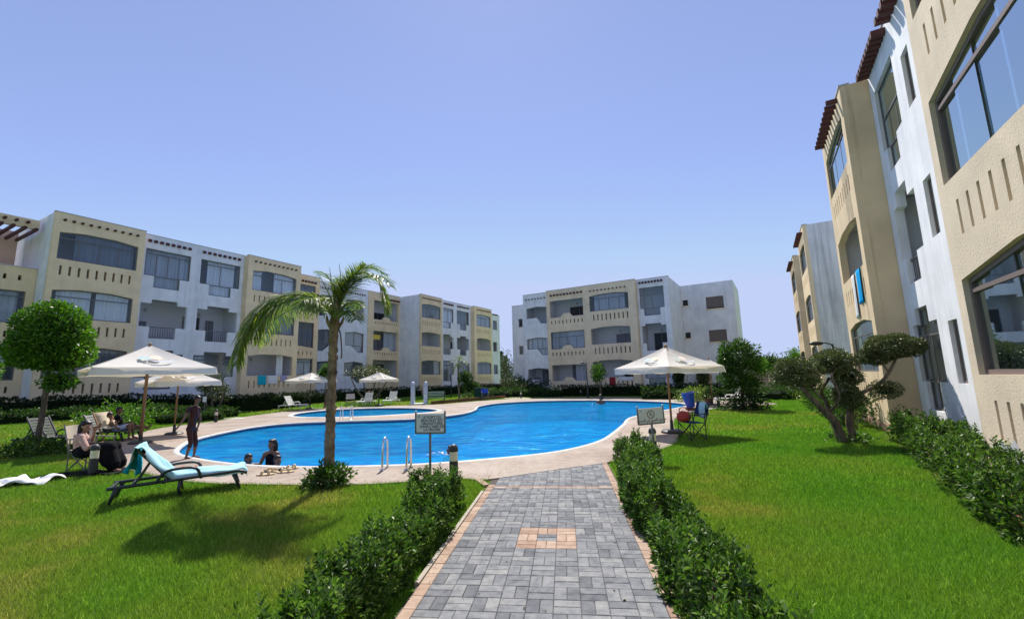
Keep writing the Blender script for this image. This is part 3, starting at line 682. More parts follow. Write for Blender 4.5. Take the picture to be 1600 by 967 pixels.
section(B, 30.61, 34.95, 2.96, 'beige', bump_set(31.35, 34.72, 33.1, [op(doors=[(.3, .55, 2.3, 'yellow_door'), (.62, .95, 2.2, 'door')]), op(doors=[(.4, .7, 1.9, 'slab')], cur=[(.55, .98, cg)]), op(doors=[(.35, .95, 1.8, 'dark')])]),
        beams=[(32.4, 34.7, 8, 10.1, 'box', .2)], slots=[(31.6, 34.5, 10, s-.2-.45, s-.2-.18, .12) for s in (2.25, 5.0, 8.1)])
mb = MB(); mb.box(31.36, 32.3, 3.02, 3.05, 5.9, 6.35); o = B.part('notice_board', mb, 'yellow')
# ---- left building, far block (stands 3 m further out)
beige_bay(B, 34.96, 38.5, .001, 'beige', [gl(n=3, cur=[(.7, 1, cg)]), op(doors=[(.35, .65, 1.5, 'dark')]), gl(n=4, cur=[(.0, .2, cd)])], a=35.1, b=38.2, flank={0: 'white'}, hgt=1.35)
white_pair(B, 38.51, 44.75, .5, (39.3, 41.22, 39.31, 40.7), (41.88, 44.35, 42.48, 43.78),
           [gl(n=2, cur=[(0, .6, cd)]), op(doors=[(.1, .4, 1.9, 'dark')]), gl(n=2, cur=[(0, 1, cw)])], [gl(n=2), op(doors=[(.5, .8, 2.05, 'dark')]), gl(n=3, cur=[(0, 1, cd)])])
beige_bay(B, 44.76, 48.85, 0, 'beige', [gl(n=3, cur=[(0, .3, cd)]), op(doors=[(.1, .3, 1.9, 'cur_dark')], lamp=0), gl(n=3, cur=[(0, 1, cg)])], a=45.3, b=48.55)
section(B, 48.86, 51.6, .5, 'white', [([(49.9, s), (50.95, s), (50.95, s+1.25), (49.9, s+1.25)], k, T(zs=s, zf=s-1, zt=s+1.25, n=1, transom=0, doors=[(.2, .8, 2, 'cur_white')])) for s, k in ((2.3, 'g'), (5.3, 'o'), (8.2, 'g'))], beams=[(49.8, 51.0, 5, 10.25, 'box', .12)], z_top=10.2)
# ---- block across the pool
B = Facade(-59, 37.8, -1, -.72, 'apartment_building', 'beige and white apartment block straight across the pool behind the dark hedge')
section(B, 10.2, 14.93, 0, 'beige_far', [(arch(10.85, 14.45, s, s+1.4, .13, .3), k[0], T(zs=s, zf=s-1.05, zt=s+1.4, **k[1])) for s, k in zip((2.25, 5.2, 8.2), (op(doors=[(.05, .35, 2.1, 'dark')]), op(doors=[(.08, .5, 1.95, 'door')]), gl(n=4, cur=[(.1, .9, cg)])))],
        beams=[(11.1, 14.3, 10, 10.1, 'log', .14)], slots=[(11.0, 14.1, 9, s-.85, s-.3, .12) for s in (2.25, 5.2, 8.2)])
section(B, 14.94, 18.85, .04, 'beige_far', bump_set(15.0+.1, 18.5, 16.8, [op(doors=[(.1, .6, 2.3, 'cur_dark')], cur=[(.0, .35, cg)]), gl(n=4, cur=[(0, 1, cg)], transom=.3), op(doors=[(.05, .6, 1.9, 'dark')])], sill=(2.25, 5.2, 8.2), hgt=1.62),
        beams=[(15.2, 18.3, 10, 10.15, 'box', .2)], slots=[(15.25, 18.35, 9, s-.82, s-.5, .12) for s in (2.25, 5.2, 8.2)])
section(B, 18.86, 21.6, .3, 'white', [(chamf(19.0, 21.25, s, s+1.0, 19.65, 20.1, .6, True), k[0], T(zs=s, zf=s-1.05, zt=s+1.0, transom=0, notch=(19.0, 20.1), **k[1])) for s, k in zip((2.2, 5.15, 8.2), (op(doors=[(.2, .7, 2, 'cur_dark')]), gl(n=4, cur=[(0, 1, cw)]), op(doors=[(.1, .35, 2, 'dark')])))],
        beams=[(19.15, 21.2, 7, 10.1, 'log', .14)], z_top=10.6)
section(B, 21.61, 26.1, 5.6, 'white', [([(24.72, s), (25.25, s), (25.25, s+.95), (24.72, s+.95)], 'g', T(zs=s, zt=s+.95, n=1, transom=0, cur=[(0, 1, cb)] if s < 7 else [])) for s in (5.05, 8.15)], z_top=10.65, depth=3)
section(B, 7.5, 10.19, .55, 'white', [(notched(7.95, 10.15-.15, s, s+(1.85 if s > 8 else 1.5), 8.35, 9.7, s-.62, 0 if s > 8 else .18), k[0], T(zs=s, zf=s-1.05, zt=s+1.6, notch=(8.35, 9.7), **k[1])) for s, k in zip((2.1, 5.05, 8.05), (gl(n=2, cur=[(0, 1, cg)]), op(doors=[(.1, .7, 2, 'dark')]), gl(n=2, transom=.4)))],
        beams=[(8.05, 9.9, 8, 10.35, 'box', .2)], flank={0: 'white'})
def blank(B, u0, u1, dep, m, rects, z_top=10.65):
    f = B.sx; zo = B.zo; mb = MB(); plate(mb, [(u0, -.1+zo), (u1, -.1+zo), (u1, z_top+zo), (u0, z_top+zo)], [[(a, c+zo), (b, c+zo), (b, d+zo), (a, d+zo)] for a, b, c, d, k in rects], dep, dep+.25, B.fx(0)); B.part('wall', mb, m)
    B.bx('roof_slab', u0+.01, u1-.01, dep+.26, dep+6, z_top+zo-.3, z_top+zo-.1, 'slab'); B.bx('side_wall', u0, u0+.2, dep+.251, dep+6, -.1+zo, z_top+zo, m); B.bx('side_wall', u1-.2, u1, dep+.251, dep+6, -.1+zo, z_top+zo, m)
    for a, b, c, d, k in rects:
        win = empty('window'); win.parent = B.root
        B.bx('sill', a-.12, b+.12, dep-.07, dep-.001, c+zo-.1, c+zo-.002, 'beige_far', win)
        if k: 
            zt = d+zo; zb = c+zo+k; n = int((zt-zb)/.06); mb = MB()
            for i in range(n): z = zb+(zt-zb)*i/n; mb.box(f*(a+.01), f*(b-.01), dep+.08, dep+.10, z, z+(zt-zb)/n-.008)
            B.part('shutter', mb, 'shutter', win)
        B.bx('pane', a+.01, b-.01, dep+.14, dep+.15, c+zo+.01, d+zo-.01, 'dark', win)
M['shutter'] = mat('brown_roller_shutter', (.20, .165, .14), .7, .2)
blank(B, 3.0, 7.49, 5.7, 'white', [(6.9, 7.38, 8.7, 9.25, 0), (6.9, 7.38, 5.65, 6.2, 0), (3.88, 5.35, 8.2, 9.3, .12), (3.88, 5.35, 5.2, 6.25, .02)], z_top=10.62)
# ---- right building: close up, running away beside the lawn
B = Facade(29, 2.85, -1, -.72, 'apartment_building', 'tall cream and white apartment block rising close on the right edge')
def bigwin(s, **k): return (arch(5.0, 9.28, s, s+1.45, .2, .42), 'g', T(zs=s, zf=s-1.05, zt=s+1.42, n=6, glass='glass_near', frame='alu_brown', fw=.07, mw=.004, transom=.16, slide=1, **k))
section(B, -2.0, 9.55, 0, 'beige_right', [bigwin(2.25, cur=[(.0, .25, cg)]), bigwin(5.25), bigwin(8.25)], slots=[(5.6, 8.9, 10, s-.9, s-.36, .085) for s in (2.25, 5.25, 8.25)], beams=[(5.3, 9.2, 12, 10.3, 'slat', .4)], floors=(2.25, 5.25, 8.25))
SL = (2.05, 5.05, 8.0)
wo_ = []
for s, k in zip(SL, (gl(n=2, cur=[(0, 1, cb)], glass='glass', frame='alu'), op(doors=[(.3, .7, 2.05, 'door')]), gl(n=3, glass='glass_near', transom=.9))):
    oo = T(zs=s, zf=s-1.05, zt=s+(1.75 if s > 7 else 1.35), notch=(13.2, 14.1)); oo.update(k[1])
    if k[0] == 'o': oo['rail'] = (13.2, 14.1, s-.05, s-.62)
    wo_.append((notched(12.7, 14.4, s, oo['zt'], 13.2, 14.1, s-.65, 0 if s > 7 else .38), k[0], oo))
for s in SL: wo_.append(([(11.62, s), (12.1, s), (12.1, s+1.25), (11.62, s+1.25)], 'g', T(zs=s, zt=s+1.25, n=1, transom=0, frame='alu_brown', glass='glass_near')))
section(B, 9.56, 14.8, .55, 'white', wo_, beams=[(12.8, 14.6, 9, 10.42, 'box', .28), (11.2, 12.3, 5, 10.42, 'box', .28)], floors=SL, flank={0: 'white'})
beige_bay(B, 14.81, 18.9, -.1, 'beige_stained', [gl(n=3, cur=[(0, .5, cw)], glass='glass_near'), op(doors=[(.3, .7, 2.05, 'door')]), gl(n=3, glass='glass_near')], a=15.2, b=18.5, beams='slat', sill=(2.3, 5.25, 8.3), z_top=10.42)
section(B, 18.91, 29.4, 2.8, 'white', [([(20.5, s), (22.8, s), (22.8, s+1.3), (20.5, s+1.3)], 'g', T(zs=s, zt=s+1.3, n=2)) for s in (2.2, 5.2, 8.2)], z_top=10.6)
# plinth patches of bare render at the foot of the near walls
for a, b, h in ((9.6, 11.3, .42), (13.0, 14.78, .3)):
    mb = MB(); P = [(a, -.65)] + [(b, -.65)] + [(b-(b-a)*i/9, h+rnd.uniform(-.16, .12)-.35) for i in range(10)]; plate(mb, P, [], .53, .5495, B.fx(0)); B.part('bare_render_patch', mb, 'plinth')
mb = MB(); P = [(8.2, .05), (8.9, -.02), (9.35, .12), (9.3, .5), (9.15, .42), (9.0, .62), (8.7, .55), (8.55, .68), (8.3, .4)]; plate(mb, P, [], -.012, -.0005, B.fx(0)); B.part('bare_render_patch', mb, M['slab'])
B.bx('plinth_strip', 14.83, 18.88, -.106, -.1005, -.8, .22, 'plinth'); B.bx('plinth_strip', 9.7, 14.78, .544, .5495, -.8, .08, 'plinth'); B.bx('vent_opening', 12.9, 13.6, .52, .548, .62-.72+.25, .98-.72+.2, 'dark')
# ---- next block on the right, seen past the near one
B = Facade(29, 2.85, -1, -.72, 'apartment_building', 'farther block with a grey streaked white gable beyond the right building')
beige_bay(B, 29.5, 33.4, 0, 'beige', [gl(n=3), gl(n=3, cur=[(0, .6, cw)]), gl(n=3)], beams='slat', flank={0: 'white_dirty'})
section(B, 33.41, 37.2, .6, 'white', [([(34, s), (36.5, s), (36.5, s+1.3), (34, s+1.3)], 'g', T(zs=s, zt=s+1.3, n=2)) for s in (2.2, 5.2, 8.2)])
beige_bay(B, 37.21, 41.3, -.05, 'beige_stained', [gl(n=3), gl(n=3, cur=[(0, .6, cw)]), gl(n=3)], beams='slat', flank={0: 'beige_stained'})
B.bx('gable_wall', 29.5, 29.66, 8.01, 12, -.8, 9.9, 'white_dirty')
# ---------------------------------------------------------------- vegetation
def leaves_mesh(P, D, Ln, wr=.42, fold=.25):
    """one folded four-point leaf per row: P base, D unit direction, Ln length"""
    k = len(P); P = np.asarray(P, float); D = np.asarray(D, float); D /= np.linalg.norm(D, axis=1)[:, None]+1e-9; Ln = np.asarray(Ln, float).reshape(-1, 1)
    rv = nr.normal(size=(k, 3)); S = np.cross(D, rv); S /= np.linalg.norm(S, axis=1)[:, None]+1e-9; U = np.cross(S, D)
    U = np.where(U[:, 2:3] < 0, -U, U)
    V = np.stack([P, P+D*Ln*.5+S*Ln*wr*.5+U*Ln*fold*.3, P+D*Ln-U*Ln*fold*.2, P+D*Ln*.5-S*Ln*wr*.5+U*Ln*fold*.3], 1).reshape(-1, 3)
    F = np.arange(k*4).reshape(-1, 4); return V, F
def shoots(P, Nrm, n, Ln, spread=.9):
    """rosettes: n leaves round every shoot tip"""
    P = np.repeat(P, n, 0); A = np.repeat(Nrm, n, 0); k = len(P)
    D = A*nr.uniform(.15, 1, (k, 1)) + nr.normal(size=(k, 3))*spread*.6
    Q = P - A*nr.uniform(0, .05, (k, 1)); return leaves_mesh(Q, D, nr.uniform(.65, 1.15, k)*Ln)
def foliage(name, parts, m, parent, kind=None):
    V = np.concatenate([p[0] for p in parts]); off = 0; Fs = []
    for v, f in parts: Fs.append(f+off); off += len(v)
    me = np_mesh(V, np.concatenate(Fs)); o = link(name, me, M[m], parent)
    if kind: o['kind'] = kind
    return o
def blob(c, r, n, Ln, noise_amp=.18, shell=.35, flat=0, seed=0):
    """leaves through the outer volume of an uneven ellipsoid"""
    d = nr.normal(size=(n, 3)); d /= np.linalg.norm(d, axis=1)[:, None]
    bumpv = np.array([noise.noise(Vector(x)*2.1+Vector((seed*7.3, 0, 0))) for x in d]) if n <= 40000 else np.zeros(n)
    rad = (1 - shell*nr.uniform(0, 1, n)**1.6)*(1+noise_amp*2*bumpv)
    P = np.asarray(c) + d*np.asarray(r)*rad[:, None]
    D = d*.9 + nr.normal(size=(n, 3))*.7 + np.array([0, 0, .15]); return leaves_mesh(P, D, nr.uniform(.7, 1.3, n)*Ln)
def trunk(mb, pts, rads, n=8):
    pts = smooth_line(pts, 4); k = len(pts); rr = [rads[0]+(rads[-1]-rads[0])*(i/(k-1)) for i in range(k)]
    pts = [p + Vector((rnd.uniform(-1, 1), rnd.uniform(-1, 1), 0))*rr[i]*.18 for i, p in enumerate(pts)]; mb.tube(pts, rr, n)
def hedge(name, label, line, wdt, h0, h1, m, dens, Ln, n=8, group=None, z0=0, uneven=.12, cat='hedge', twig=True, core=False, sprigs=0):
    line = [Vector((p[0], p[1], p[2] if len(p) > 2 else z0)) for p in line]; t = empty(name, line[0], 0, label, cat, group); base_ = line[0]
    pts = smooth_line(line, 12); seg = [0]
    for a, b in zip(pts, pts[1:]): seg.append(seg[-1]+(b-a).length)
    Lt = seg[-1]; area = Lt*(wdt+2*(h0+h1)/2); k = int(area*dens)
    s = nr.uniform(0, Lt, k); idx = np.searchsorted(seg, s)-1; idx = np.clip(idx, 0, len(pts)-2)
    ph = nr.uniform(-.12, 1.12, k)*PI
    A = np.array(pts)[idx]; Bv = np.array(pts)[idx+1]; f = ((s-np.array(seg)[idx])/(np.array(seg)[idx+1]-np.array(seg)[idx]))[:, None]
    Cn = A+(Bv-A)*f; T = Bv-A; T[:, 2] = 0; T /= np.linalg.norm(T, axis=1)[:, None]; Sd = np.stack([T[:, 1], -T[:, 0], T[:, 2]*0], 1)
    hh = h0+(h1-h0)*s/Lt; cx = np.cos(ph); sx = np.sin(ph); q = .5
    nz = np.array([noise.noise(Vector((a*1.3, b*.5, 3.1))) + .6*noise.noise(Vector((a*4.1, b*1.1, 8.1))) for a, b in zip(s, ph)])
    rr = (1+uneven*2*nz)*(1-.3*nr.uniform(0, 1, k)**2.2)
    X = np.sign(cx)*np.abs(cx)**q*wdt/2*rr; Z = np.maximum(.03, (.12+.88*np.sign(sx)*np.abs(sx)**q)*hh*rr)
    P = Cn + Sd*X[:, None] + np.array([0, 0, 1])*Z[:, None]
    Nn = Sd*cx[:, None] + np.array([0, 0, 1])*(np.abs(sx)[:, None]+.35)
    fl = [shoots(P - np.array(base_), Nn, n, Ln)]
    if sprigs:
        top = np.where(sx > .55)[0]; sel = nr.choice(top, sprigs); Q = []; D = []
        for i in sel:
            ax = np.array([rnd.uniform(-.35, .35), rnd.uniform(-.35, .35), 1.0]); hh_ = rnd.uniform(.05, .15)
            for j in range(11): f = j/10; a = j*2.4; Q.append(P[i]-np.array(base_)+ax*hh_*f); D.append([math.cos(a), math.sin(a), .35+.9*f])
        fl.append(leaves_mesh(np.array(Q), np.array(D), nr.uniform(.8, 1.2, len(Q))*Ln*.85))
    foliage('foliage', fl, m, t)
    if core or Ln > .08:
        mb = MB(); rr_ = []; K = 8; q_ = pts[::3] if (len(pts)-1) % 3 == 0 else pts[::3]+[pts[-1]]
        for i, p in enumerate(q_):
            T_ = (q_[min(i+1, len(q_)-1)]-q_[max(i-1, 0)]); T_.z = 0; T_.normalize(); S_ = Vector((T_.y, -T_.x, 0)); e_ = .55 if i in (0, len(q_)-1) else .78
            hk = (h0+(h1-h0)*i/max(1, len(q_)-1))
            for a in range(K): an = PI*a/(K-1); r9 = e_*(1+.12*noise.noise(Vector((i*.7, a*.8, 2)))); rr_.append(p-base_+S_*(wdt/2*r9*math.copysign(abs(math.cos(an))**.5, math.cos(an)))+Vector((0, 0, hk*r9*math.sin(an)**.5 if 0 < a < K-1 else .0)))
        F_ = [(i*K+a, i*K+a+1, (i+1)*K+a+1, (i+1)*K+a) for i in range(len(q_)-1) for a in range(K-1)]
        mb.add(rr_, F_+[tuple(range(K)), tuple((len(q_)-1)*K+a for a in range(K-1, -1, -1))]); mb.build('shade_filler', M['core'], t)  # added solid filler, coloured dark for the shade inside the hedge
    # woody stems inside the small-leaved hedges
    mb = MB(); 
    if twig and Ln < .08:
        for i in range(int(Lt*14)):
            a = rnd.uniform(0, Lt); j = min(len(pts)-2, max(0, int(np.searchsorted(seg, a))-1)); p = pts[j]+(pts[j+1]-pts[j])*rnd.random()-base_
            e = p+Vector((rnd.uniform(-.5, .5)*wdt, rnd.uniform(-.5, .5)*wdt, (h0+(h1-h0)*a/Lt)*rnd.uniform(.6, .9))); mb.tube([p, (p+e)/2+Vector((rnd.uniform(-.04, .04), rnd.uniform(-.04, .04), 0)), e], [.009, .007, .004], 4)
        mb.build('stem', M['bark'], t, 'stuff')
    return t
M['core'] = mat('painted_interior_shade', (.012, .022, .008), .95, .05); _f = noise_tex(M['core'], 12, 5); bump(M['core'], _f.outputs[0], 1, .08)  # near-black colour stands in for the shade inside dense foliage
def line_on_path(x0, ys): return [tuple(pw(x0, y)) for y in ys]
hedge('hedge', 'leafy knee high hedge along the left edge of the block path', line_on_path(-.42, (-3.2, -2.6, -2.0, -1.2, -.6)) + line_on_path(-.46, (.1, .5, .85)), .50, .33, .42, 'leaf_hedge', 520, .056, 8, uneven=.36, sprigs=260)
hedge('hedge', 'leafy knee high hedge along the right edge of the block path', line_on_path(PW+.30, (-3.2, -2.2, -1, 0, 1.2)) + line_on_path(PW+.55, (2.4, 3.4, 4.3)), .52, .36, .42, 'leaf_hedge', 520, .054, 8, uneven=.32, sprigs=330)
def foot(u, D): a = R(29); return (math.sin(a)*u+math.cos(a)*D, math.cos(a)*u-math.sin(a)*D)
strip('planting_bed', [foot(3.0, 2.4), foot(6, 2.48), foot(9.5, 2.72), foot(12, 2.95), foot(15, 3.0)], 1.1, .004, M['soil'])
hedge('hedge', 'waist high hedge at the foot of the right building beside the lawn', [foot(3.0, 2.2), foot(5.5, 2.28), foot(8, 2.42), foot(10.5, 2.72), foot(14.2, 3.0)], .85, .40, .50, 'leaf_hedge', 300, .066, 8, uneven=.32, sprigs=320)
hedge('hedge', 'bushy shrubs past the olive tree against the right building', [foot(15.6, 2.2), foot(19, 2.2), foot(24, 2.2), foot(29, 2.3)], .9, .75, .7, 'leaf_mid', 110, .075, 7, uneven=.35)
def Lp(u, s, z=None): p = nL*(s-30.5)+dL*u; return (p.x, p.y, max(0, rise(p.x, p.y)) if z is None else z)
hedge('hedge', 'dark clipped hedge against the foot of the left building', [Lp(2, 1.5), Lp(9, 1.5), Lp(16, 1.5), Lp(21, 1.4)], 1.0, 1.0, .95, 'leaf_dark', 110, .09, 7, uneven=.08)
hedge('hedge', 'dark clipped hedge along the middle of the left building beyond the palm', [Lp(21.4, .9), Lp(26, .4), Lp(34, .8)], .9, .95, .95, 'leaf_dark', 55, .10, 7, uneven=.08)
hedge('hedge', 'dark clipped hedge along the far end of the left building', [Lp(34.4, 1.3), Lp(40, 1.2), Lp(50, 1.3)], .9, .9, .9, 'leaf_dark', 45, .11, 7, uneven=.1)
hedge('hedge', 'low bright hedge across the lawn in front of the dark hedge, behind the umbrellas', [Lp(2, 4.6), Lp(6, 4.5), Lp(10, 4.5), Lp(14.0, 5.3)], 1.0, .55, .52, 'leaf_mid', 85, .085, 7, uneven=.16)
hedge('hedge', 'low hedge ending beside the curved side walkway left of the small pool', [(-17.0, 20.3, 0), (-15.6, 21.2, 0), (-14.9, 22.8, 0)], 1.1, .55, .55, 'leaf_mid', 85, .085, 7, uneven=.18)
def Cp(u, D): a = R(-59); return (math.sin(a)*u+math.cos(a)*D, math.cos(a)*u-math.sin(a)*D)
hedge('hedge', 'dark clipped hedge in front of the block across the pool', [Cp(17.2, 36.6), Cp(12, 36.6), Cp(8, 36.5), Cp(3.5, 36.4)], 1.0, .95, .95, 'leaf_dark', 50, .11, 7, uneven=.08)
hedge('hedge', 'rounded green hedge left of the path lamp at the far end of the pool', [Cp(22.2, 35.2), Cp(19.5, 35.0), Cp(16.3, 35.0)], 1.2, .8, .75, 'leaf_mid', 60, .10, 7, uneven=.22)
hedge('hedge', 'shrubby green hedge to the right of the pool under the far umbrella', [(9.0, 31.5), (12.5, 29.8), (16, 29.0), (20, 30)], 1.3, .75, .7, 'leaf_mid', 60, .10, 7, uneven=.35)
hedge('hedge', 'long loose row of shrubs closing the lawn on the far right', [(15.5, 27.0), (18, 28.5), (21, 31), (24, 36), (25, 42)], 1.5, .65, .8, 'leaf_mid', 55, .10, 7, uneven=.4)
hedge('hedge', 'loose shrubs where the walkway passes between the two buildings', [(-3.6, 46), (-2.0, 41.5), (-.6, 39.6)], 1.1, .8, .7, 'leaf_mid', 50, .11, 7, uneven=.3)
hedge('hedge', 'shrub bank beyond the walkway between the two buildings', [(2.6, 40.5), (.6, 44), (-.5, 50)], 2.0, 1.2, 1.6, 'leaf_far', 40, .14, 7, uneven=.35)
def plant(name, label, c, r, n, Ln, m, cat='plant', z=0, dead=0):
    t = empty(name, (c[0], c[1], z), 0, label, cat); foliage('foliage', [blob((0, 0, r[2]*.55), r, n, Ln, .3, .6)], m, t)
    mb = MB()
    for i in range(7):
        a = i*.9; mb.tube([(0, 0, 0), (math.cos(a)*r[0]*.4, math.sin(a)*r[1]*.4, r[2]*.6), (math.cos(a)*r[0]*.7, math.sin(a)*r[1]*.7, r[2]*1.0)], [.012, .008, .004], 5)
    mb.build('stem', M['bark'], t, 'stuff'); return t
plant('shrub', 'dark leafy ground shrub round the foot of the palm', (-3.08, 7.5), (.33, .32, .22), 1300, .085, 'leaf_mid', 'shrub')
plant('shrub', 'low spreading shrub round the foot of the round topped tree on the left', (-12.6, 12.0), (.95, .8, .26), 1500, .12, 'leaf_mid', 'shrub')
plant('shrub', 'dark leafy clump round the foot of the bushy tree on the right lawn', (10.3, 20.2), (1.0, .8, .42), 1700, .14, 'leaf_dark', 'shrub')
plant('shrub', 'small low planting round the foot of the cloud pruned olive', (7.75, 10.6), (.45, .4, .14), 700, .07, 'leaf_mid', 'shrub')
plant('shrub', 'pale yellow green variegated bush behind the white lounger on the right', (10.7, 27.0), (.9, .7, .55), 1300, .14, 'leaf_yellow', 'shrub')
plant('shrub', 'yellowish flowering bush in the shrubs at the far right of the lawn', (17.6, 26.6), (.9, .6, .36), 900, .12, 'leaf_yellow', 'shrub')
plant('shrub', 'broad round bright shrub standing behind the left umbrella pole', (-16.6, 18.9), (1.5, 1.0, .62), 3000, .11, 'leaf_bright', 'shrub', .1)
plant('shrub', 'spiky little shrub on the lawn near the small double ball tree', (-3.9, 37.5), (.55, .45, .4), 500, .16, 'leaf_mid', 'shrub')
plant('shrub', 'low round shrub under the many stemmed tree in front of the left building', (-12.5, 38.6), (.9, .7, .5), 700, .14, 'leaf_dark', 'shrub')
plant('shrub', 'upright young plant at the near right edge by the bare plaster patch', foot(5.6, 2.35), (.18, .18, .50), 260, .09, 'leaf_bright', 'plant', .3)
# round topped tree on the left
def tree(name, label, base_, stems, blobs, m, group=None, tm='bark'):
    t = empty(name, base_, 0, label, 'tree', group); b = Vector(base_)
    mb = MB()
    for pts, r0, r1 in stems: trunk(mb, [Vector(p)-b for p in pts], (r0, r1))
    mb.build('trunk', M[tm], t, smooth=True)
    for i, (c, r, n, Ln, *k) in enumerate(blobs):
        kw = k[0] if k else {}
        foliage('crown', [blob(Vector(c)-b, r, n, Ln, kw.get('na', .1), kw.get('sh', .3), seed=i+len(name))], kw.get('m', m), t)
        if name in ('olive_tree', 'round_topped_tree', 'ball_tree', 'double_ball_tree') and r[0] > .25: mb = MB(); mb.ell(Vector(c)-b, [q_*(.55 if name == 'olive_tree' else .64) for q_ in r], 12, 8); mb.build('shade_filler', M['core'], t)  # added dark ellipsoid standing in for shade deep in the crown
    return t
c0 = at(84, 524, 12.3); b0 = Vector((-12.96, 12.29, 0))
tree('round_topped_tree', 'slim tree with dense clipped dome crown and small lower tuft on left lawn', b0,
     [([b0, at(62, 670, 12.3), at(70, 625, 12.3), at(76, 580, 12.3)], .075, .05), ([at(72, 606, 12.3), at(85, 595, 12.3)], .02, .015)],
     [(c0+Vector((0, 0, .0)), (.84, .84, .90), 8000, .10, dict(na=.09, sh=.3)), (c0+Vector((-.02, 0, -.48)), (.95, .92, .46), 6500, .10, dict(na=.1, sh=.35)), (c0+Vector((.3, -.1, -.75)), (.65, .6, .2), 1200, .11, dict(na=.3, sh=.7)), (c0+Vector((0, 0, .85)), (.3, .3, .14), 160, .10, dict(na=.3, sh=.9)), (at(92, 597, 12.1), (.42, .35, .22), 900, .10, dict(na=.2, sh=.6))], 'leaf_bright')
b0 = Vector((-17.2, 13.3, .1)); tree('round_topped_tree', 'neighbouring clipped tree cut off by the left edge of the picture', b0, [([b0, b0+Vector((.1, 0, 1.2)), b0+Vector((.15, 0, 2.0))], .07, .05)], [(b0+Vector((.2, .2, 2.3)), (1.0, .9, .75), 5000, .10)], 'leaf_bright')
# cloud pruned olive
Yo = 10.5; b0 = Vector((7.62, 10.5, 0)); P_ = lambda x, y, dy=0: at(x, y, Yo+dy)
tree('olive_tree', 'cloud pruned olive with bare crossing limbs and separate grey green pads on the right lawn', b0,
     [([b0+Vector((-.12, 0, 0)), P_(1305, 660), P_(1285, 640), P_(1262, 615), P_(1248, 600)], .105, .045), ([b0+Vector((-.1, .1, 0)), P_(1300, 655, .2), P_(1290, 625, .3), P_(1283, 612, .3), P_(1296, 590, .3)], .06, .03),
      ([b0+Vector((.12, 0, 0)), P_(1327, 655), P_(1327, 630), P_(1325, 612)], .085, .055), ([P_(1325, 628), P_(1350, 612), P_(1375, 598), P_(1390, 580), P_(1400, 560)], .05, .028), ([P_(1365, 603), P_(1378, 608)], .018, .015),
      ([P_(1300, 640), P_(1312, 620, -.2), P_(1300, 590, -.2), P_(1305, 575)], .035, .02), ([P_(1283, 622), P_(1268, 606), P_(1262, 594)], .03, .02), ([P_(1390, 585), P_(1375, 560), P_(1370, 548)], .02, .015)],
     [(P_(1395, 541), (.60, .48, .28), 10450, .048, dict(na=.12, sh=.3)), (P_(1365, 556, .2), (.34, .34, .2), 3575, .048, dict(na=.15, sh=.3)), (P_(1300, 566, .1), (.46, .42, .27), 6325, .048, dict(na=.14, sh=.3)), (P_(1325, 590, .1), (.3, .3, .2), 2475, .048, dict(na=.2, sh=.3)),
      (P_(1245, 582), (.52, .42, .30), 7150, .048, dict(na=.16, sh=.3)), (P_(1262, 600, .2), (.36, .3, .14), 900, .05, dict(na=.2)), (P_(1382, 609), (.36, .3, .20), 1700, .05, dict(na=.1, sh=.4)), (P_(1325, 620, -.1), (.32, .3, .26), 4125, .048, dict(na=.15, sh=.3)), (P_(1305, 552, .3), (.2, .2, .11), 500, .05)], 'leaf_olive')
# bushy tree at right
b0 = Vector((10.3, 20.4, 0)); Q_ = lambda x, y, dy=0: at(x, y, 20.4+dy)
tree('bushy_tree', 'bushy dark green tree of loose lobes on the right lawn by the far deck', b0, [([b0, Q_(1160, 615), Q_(1158, 580), Q_(1155, 560)], .09, .05), ([Q_(1160, 610), Q_(1175, 590), Q_(1182, 575)], .04, .02)],
     [(Q_(1152, 555), (.82, .75, .68), 3600, .13, dict(na=.25, sh=.6)), (Q_(1150, 592), (.72, .7, .5), 2400, .13, dict(na=.25, sh=.7)), (Q_(1183, 572), (.40, .5, .45), 900, .13, dict(na=.3, sh=.8, m='leaf_bright')), (Q_(1138, 570), (.42, .4, .35), 900, .13, dict(na=.3, sh=.7)), (Q_(1172, 600), (.45, .45, .3), 900, .13, dict(na=.3, sh=.8))], 'leaf_mid')
def gtree(name, label, px, py0, Y, top, wpx, m, group=None, n=1500, Ln=.16, multi=0, bare=.4, split=None):
    b0 = at(px, py0, Y); b0.z = 0 if b0.z < .6 else 0; t0 = at(px, top, Y); hgt = t0.z; rw = wpx/2*Y/690*1.02
    cz = hgt*(1-(1-bare)/2); st = []
    if multi:
        for i in range(multi): a = (i/(multi-1)-.5) if multi > 1 else 0; st.append(([b0, b0+Vector((a*rw*.9, rnd.uniform(-.2, .2), hgt*.3)), b0+Vector((a*rw*1.6, rnd.uniform(-.3, .3), hgt*.7))], .09, .03))
    else: st.append(([b0, b0+Vector((.05, 0, hgt*.3)), b0+Vector((0, 0, hgt*.6))], .02*hgt+.03, .03))
    bl = split or [((0, 0, cz), (rw, rw, hgt*(1-bare)/2), n)]
    if not split:
        bl = [((0, 0, cz), (rw*.75, rw*.75, hgt*(1-bare)/2*.95), int(n*.4))] + [((rnd.uniform(-.55, .55)*rw, rnd.uniform(-.5, .5)*rw, cz+rnd.uniform(-.6, .55)*hgt*(1-bare)/2), (rw*.5, rw*.5, hgt*(1-bare)*.24), n//6) for i in range(5)]
    return tree(name, label, b0, st, [(b0+Vector(c), r, k, Ln, dict(na=.2, sh=.7)) for c, r, k in bl], m, group)
gtree('small_tree', 'small light green round headed tree in front of the block across the pool', 937, 606, 34.5, 566, 27, 'leaf_bright', n=900, bare=.45)
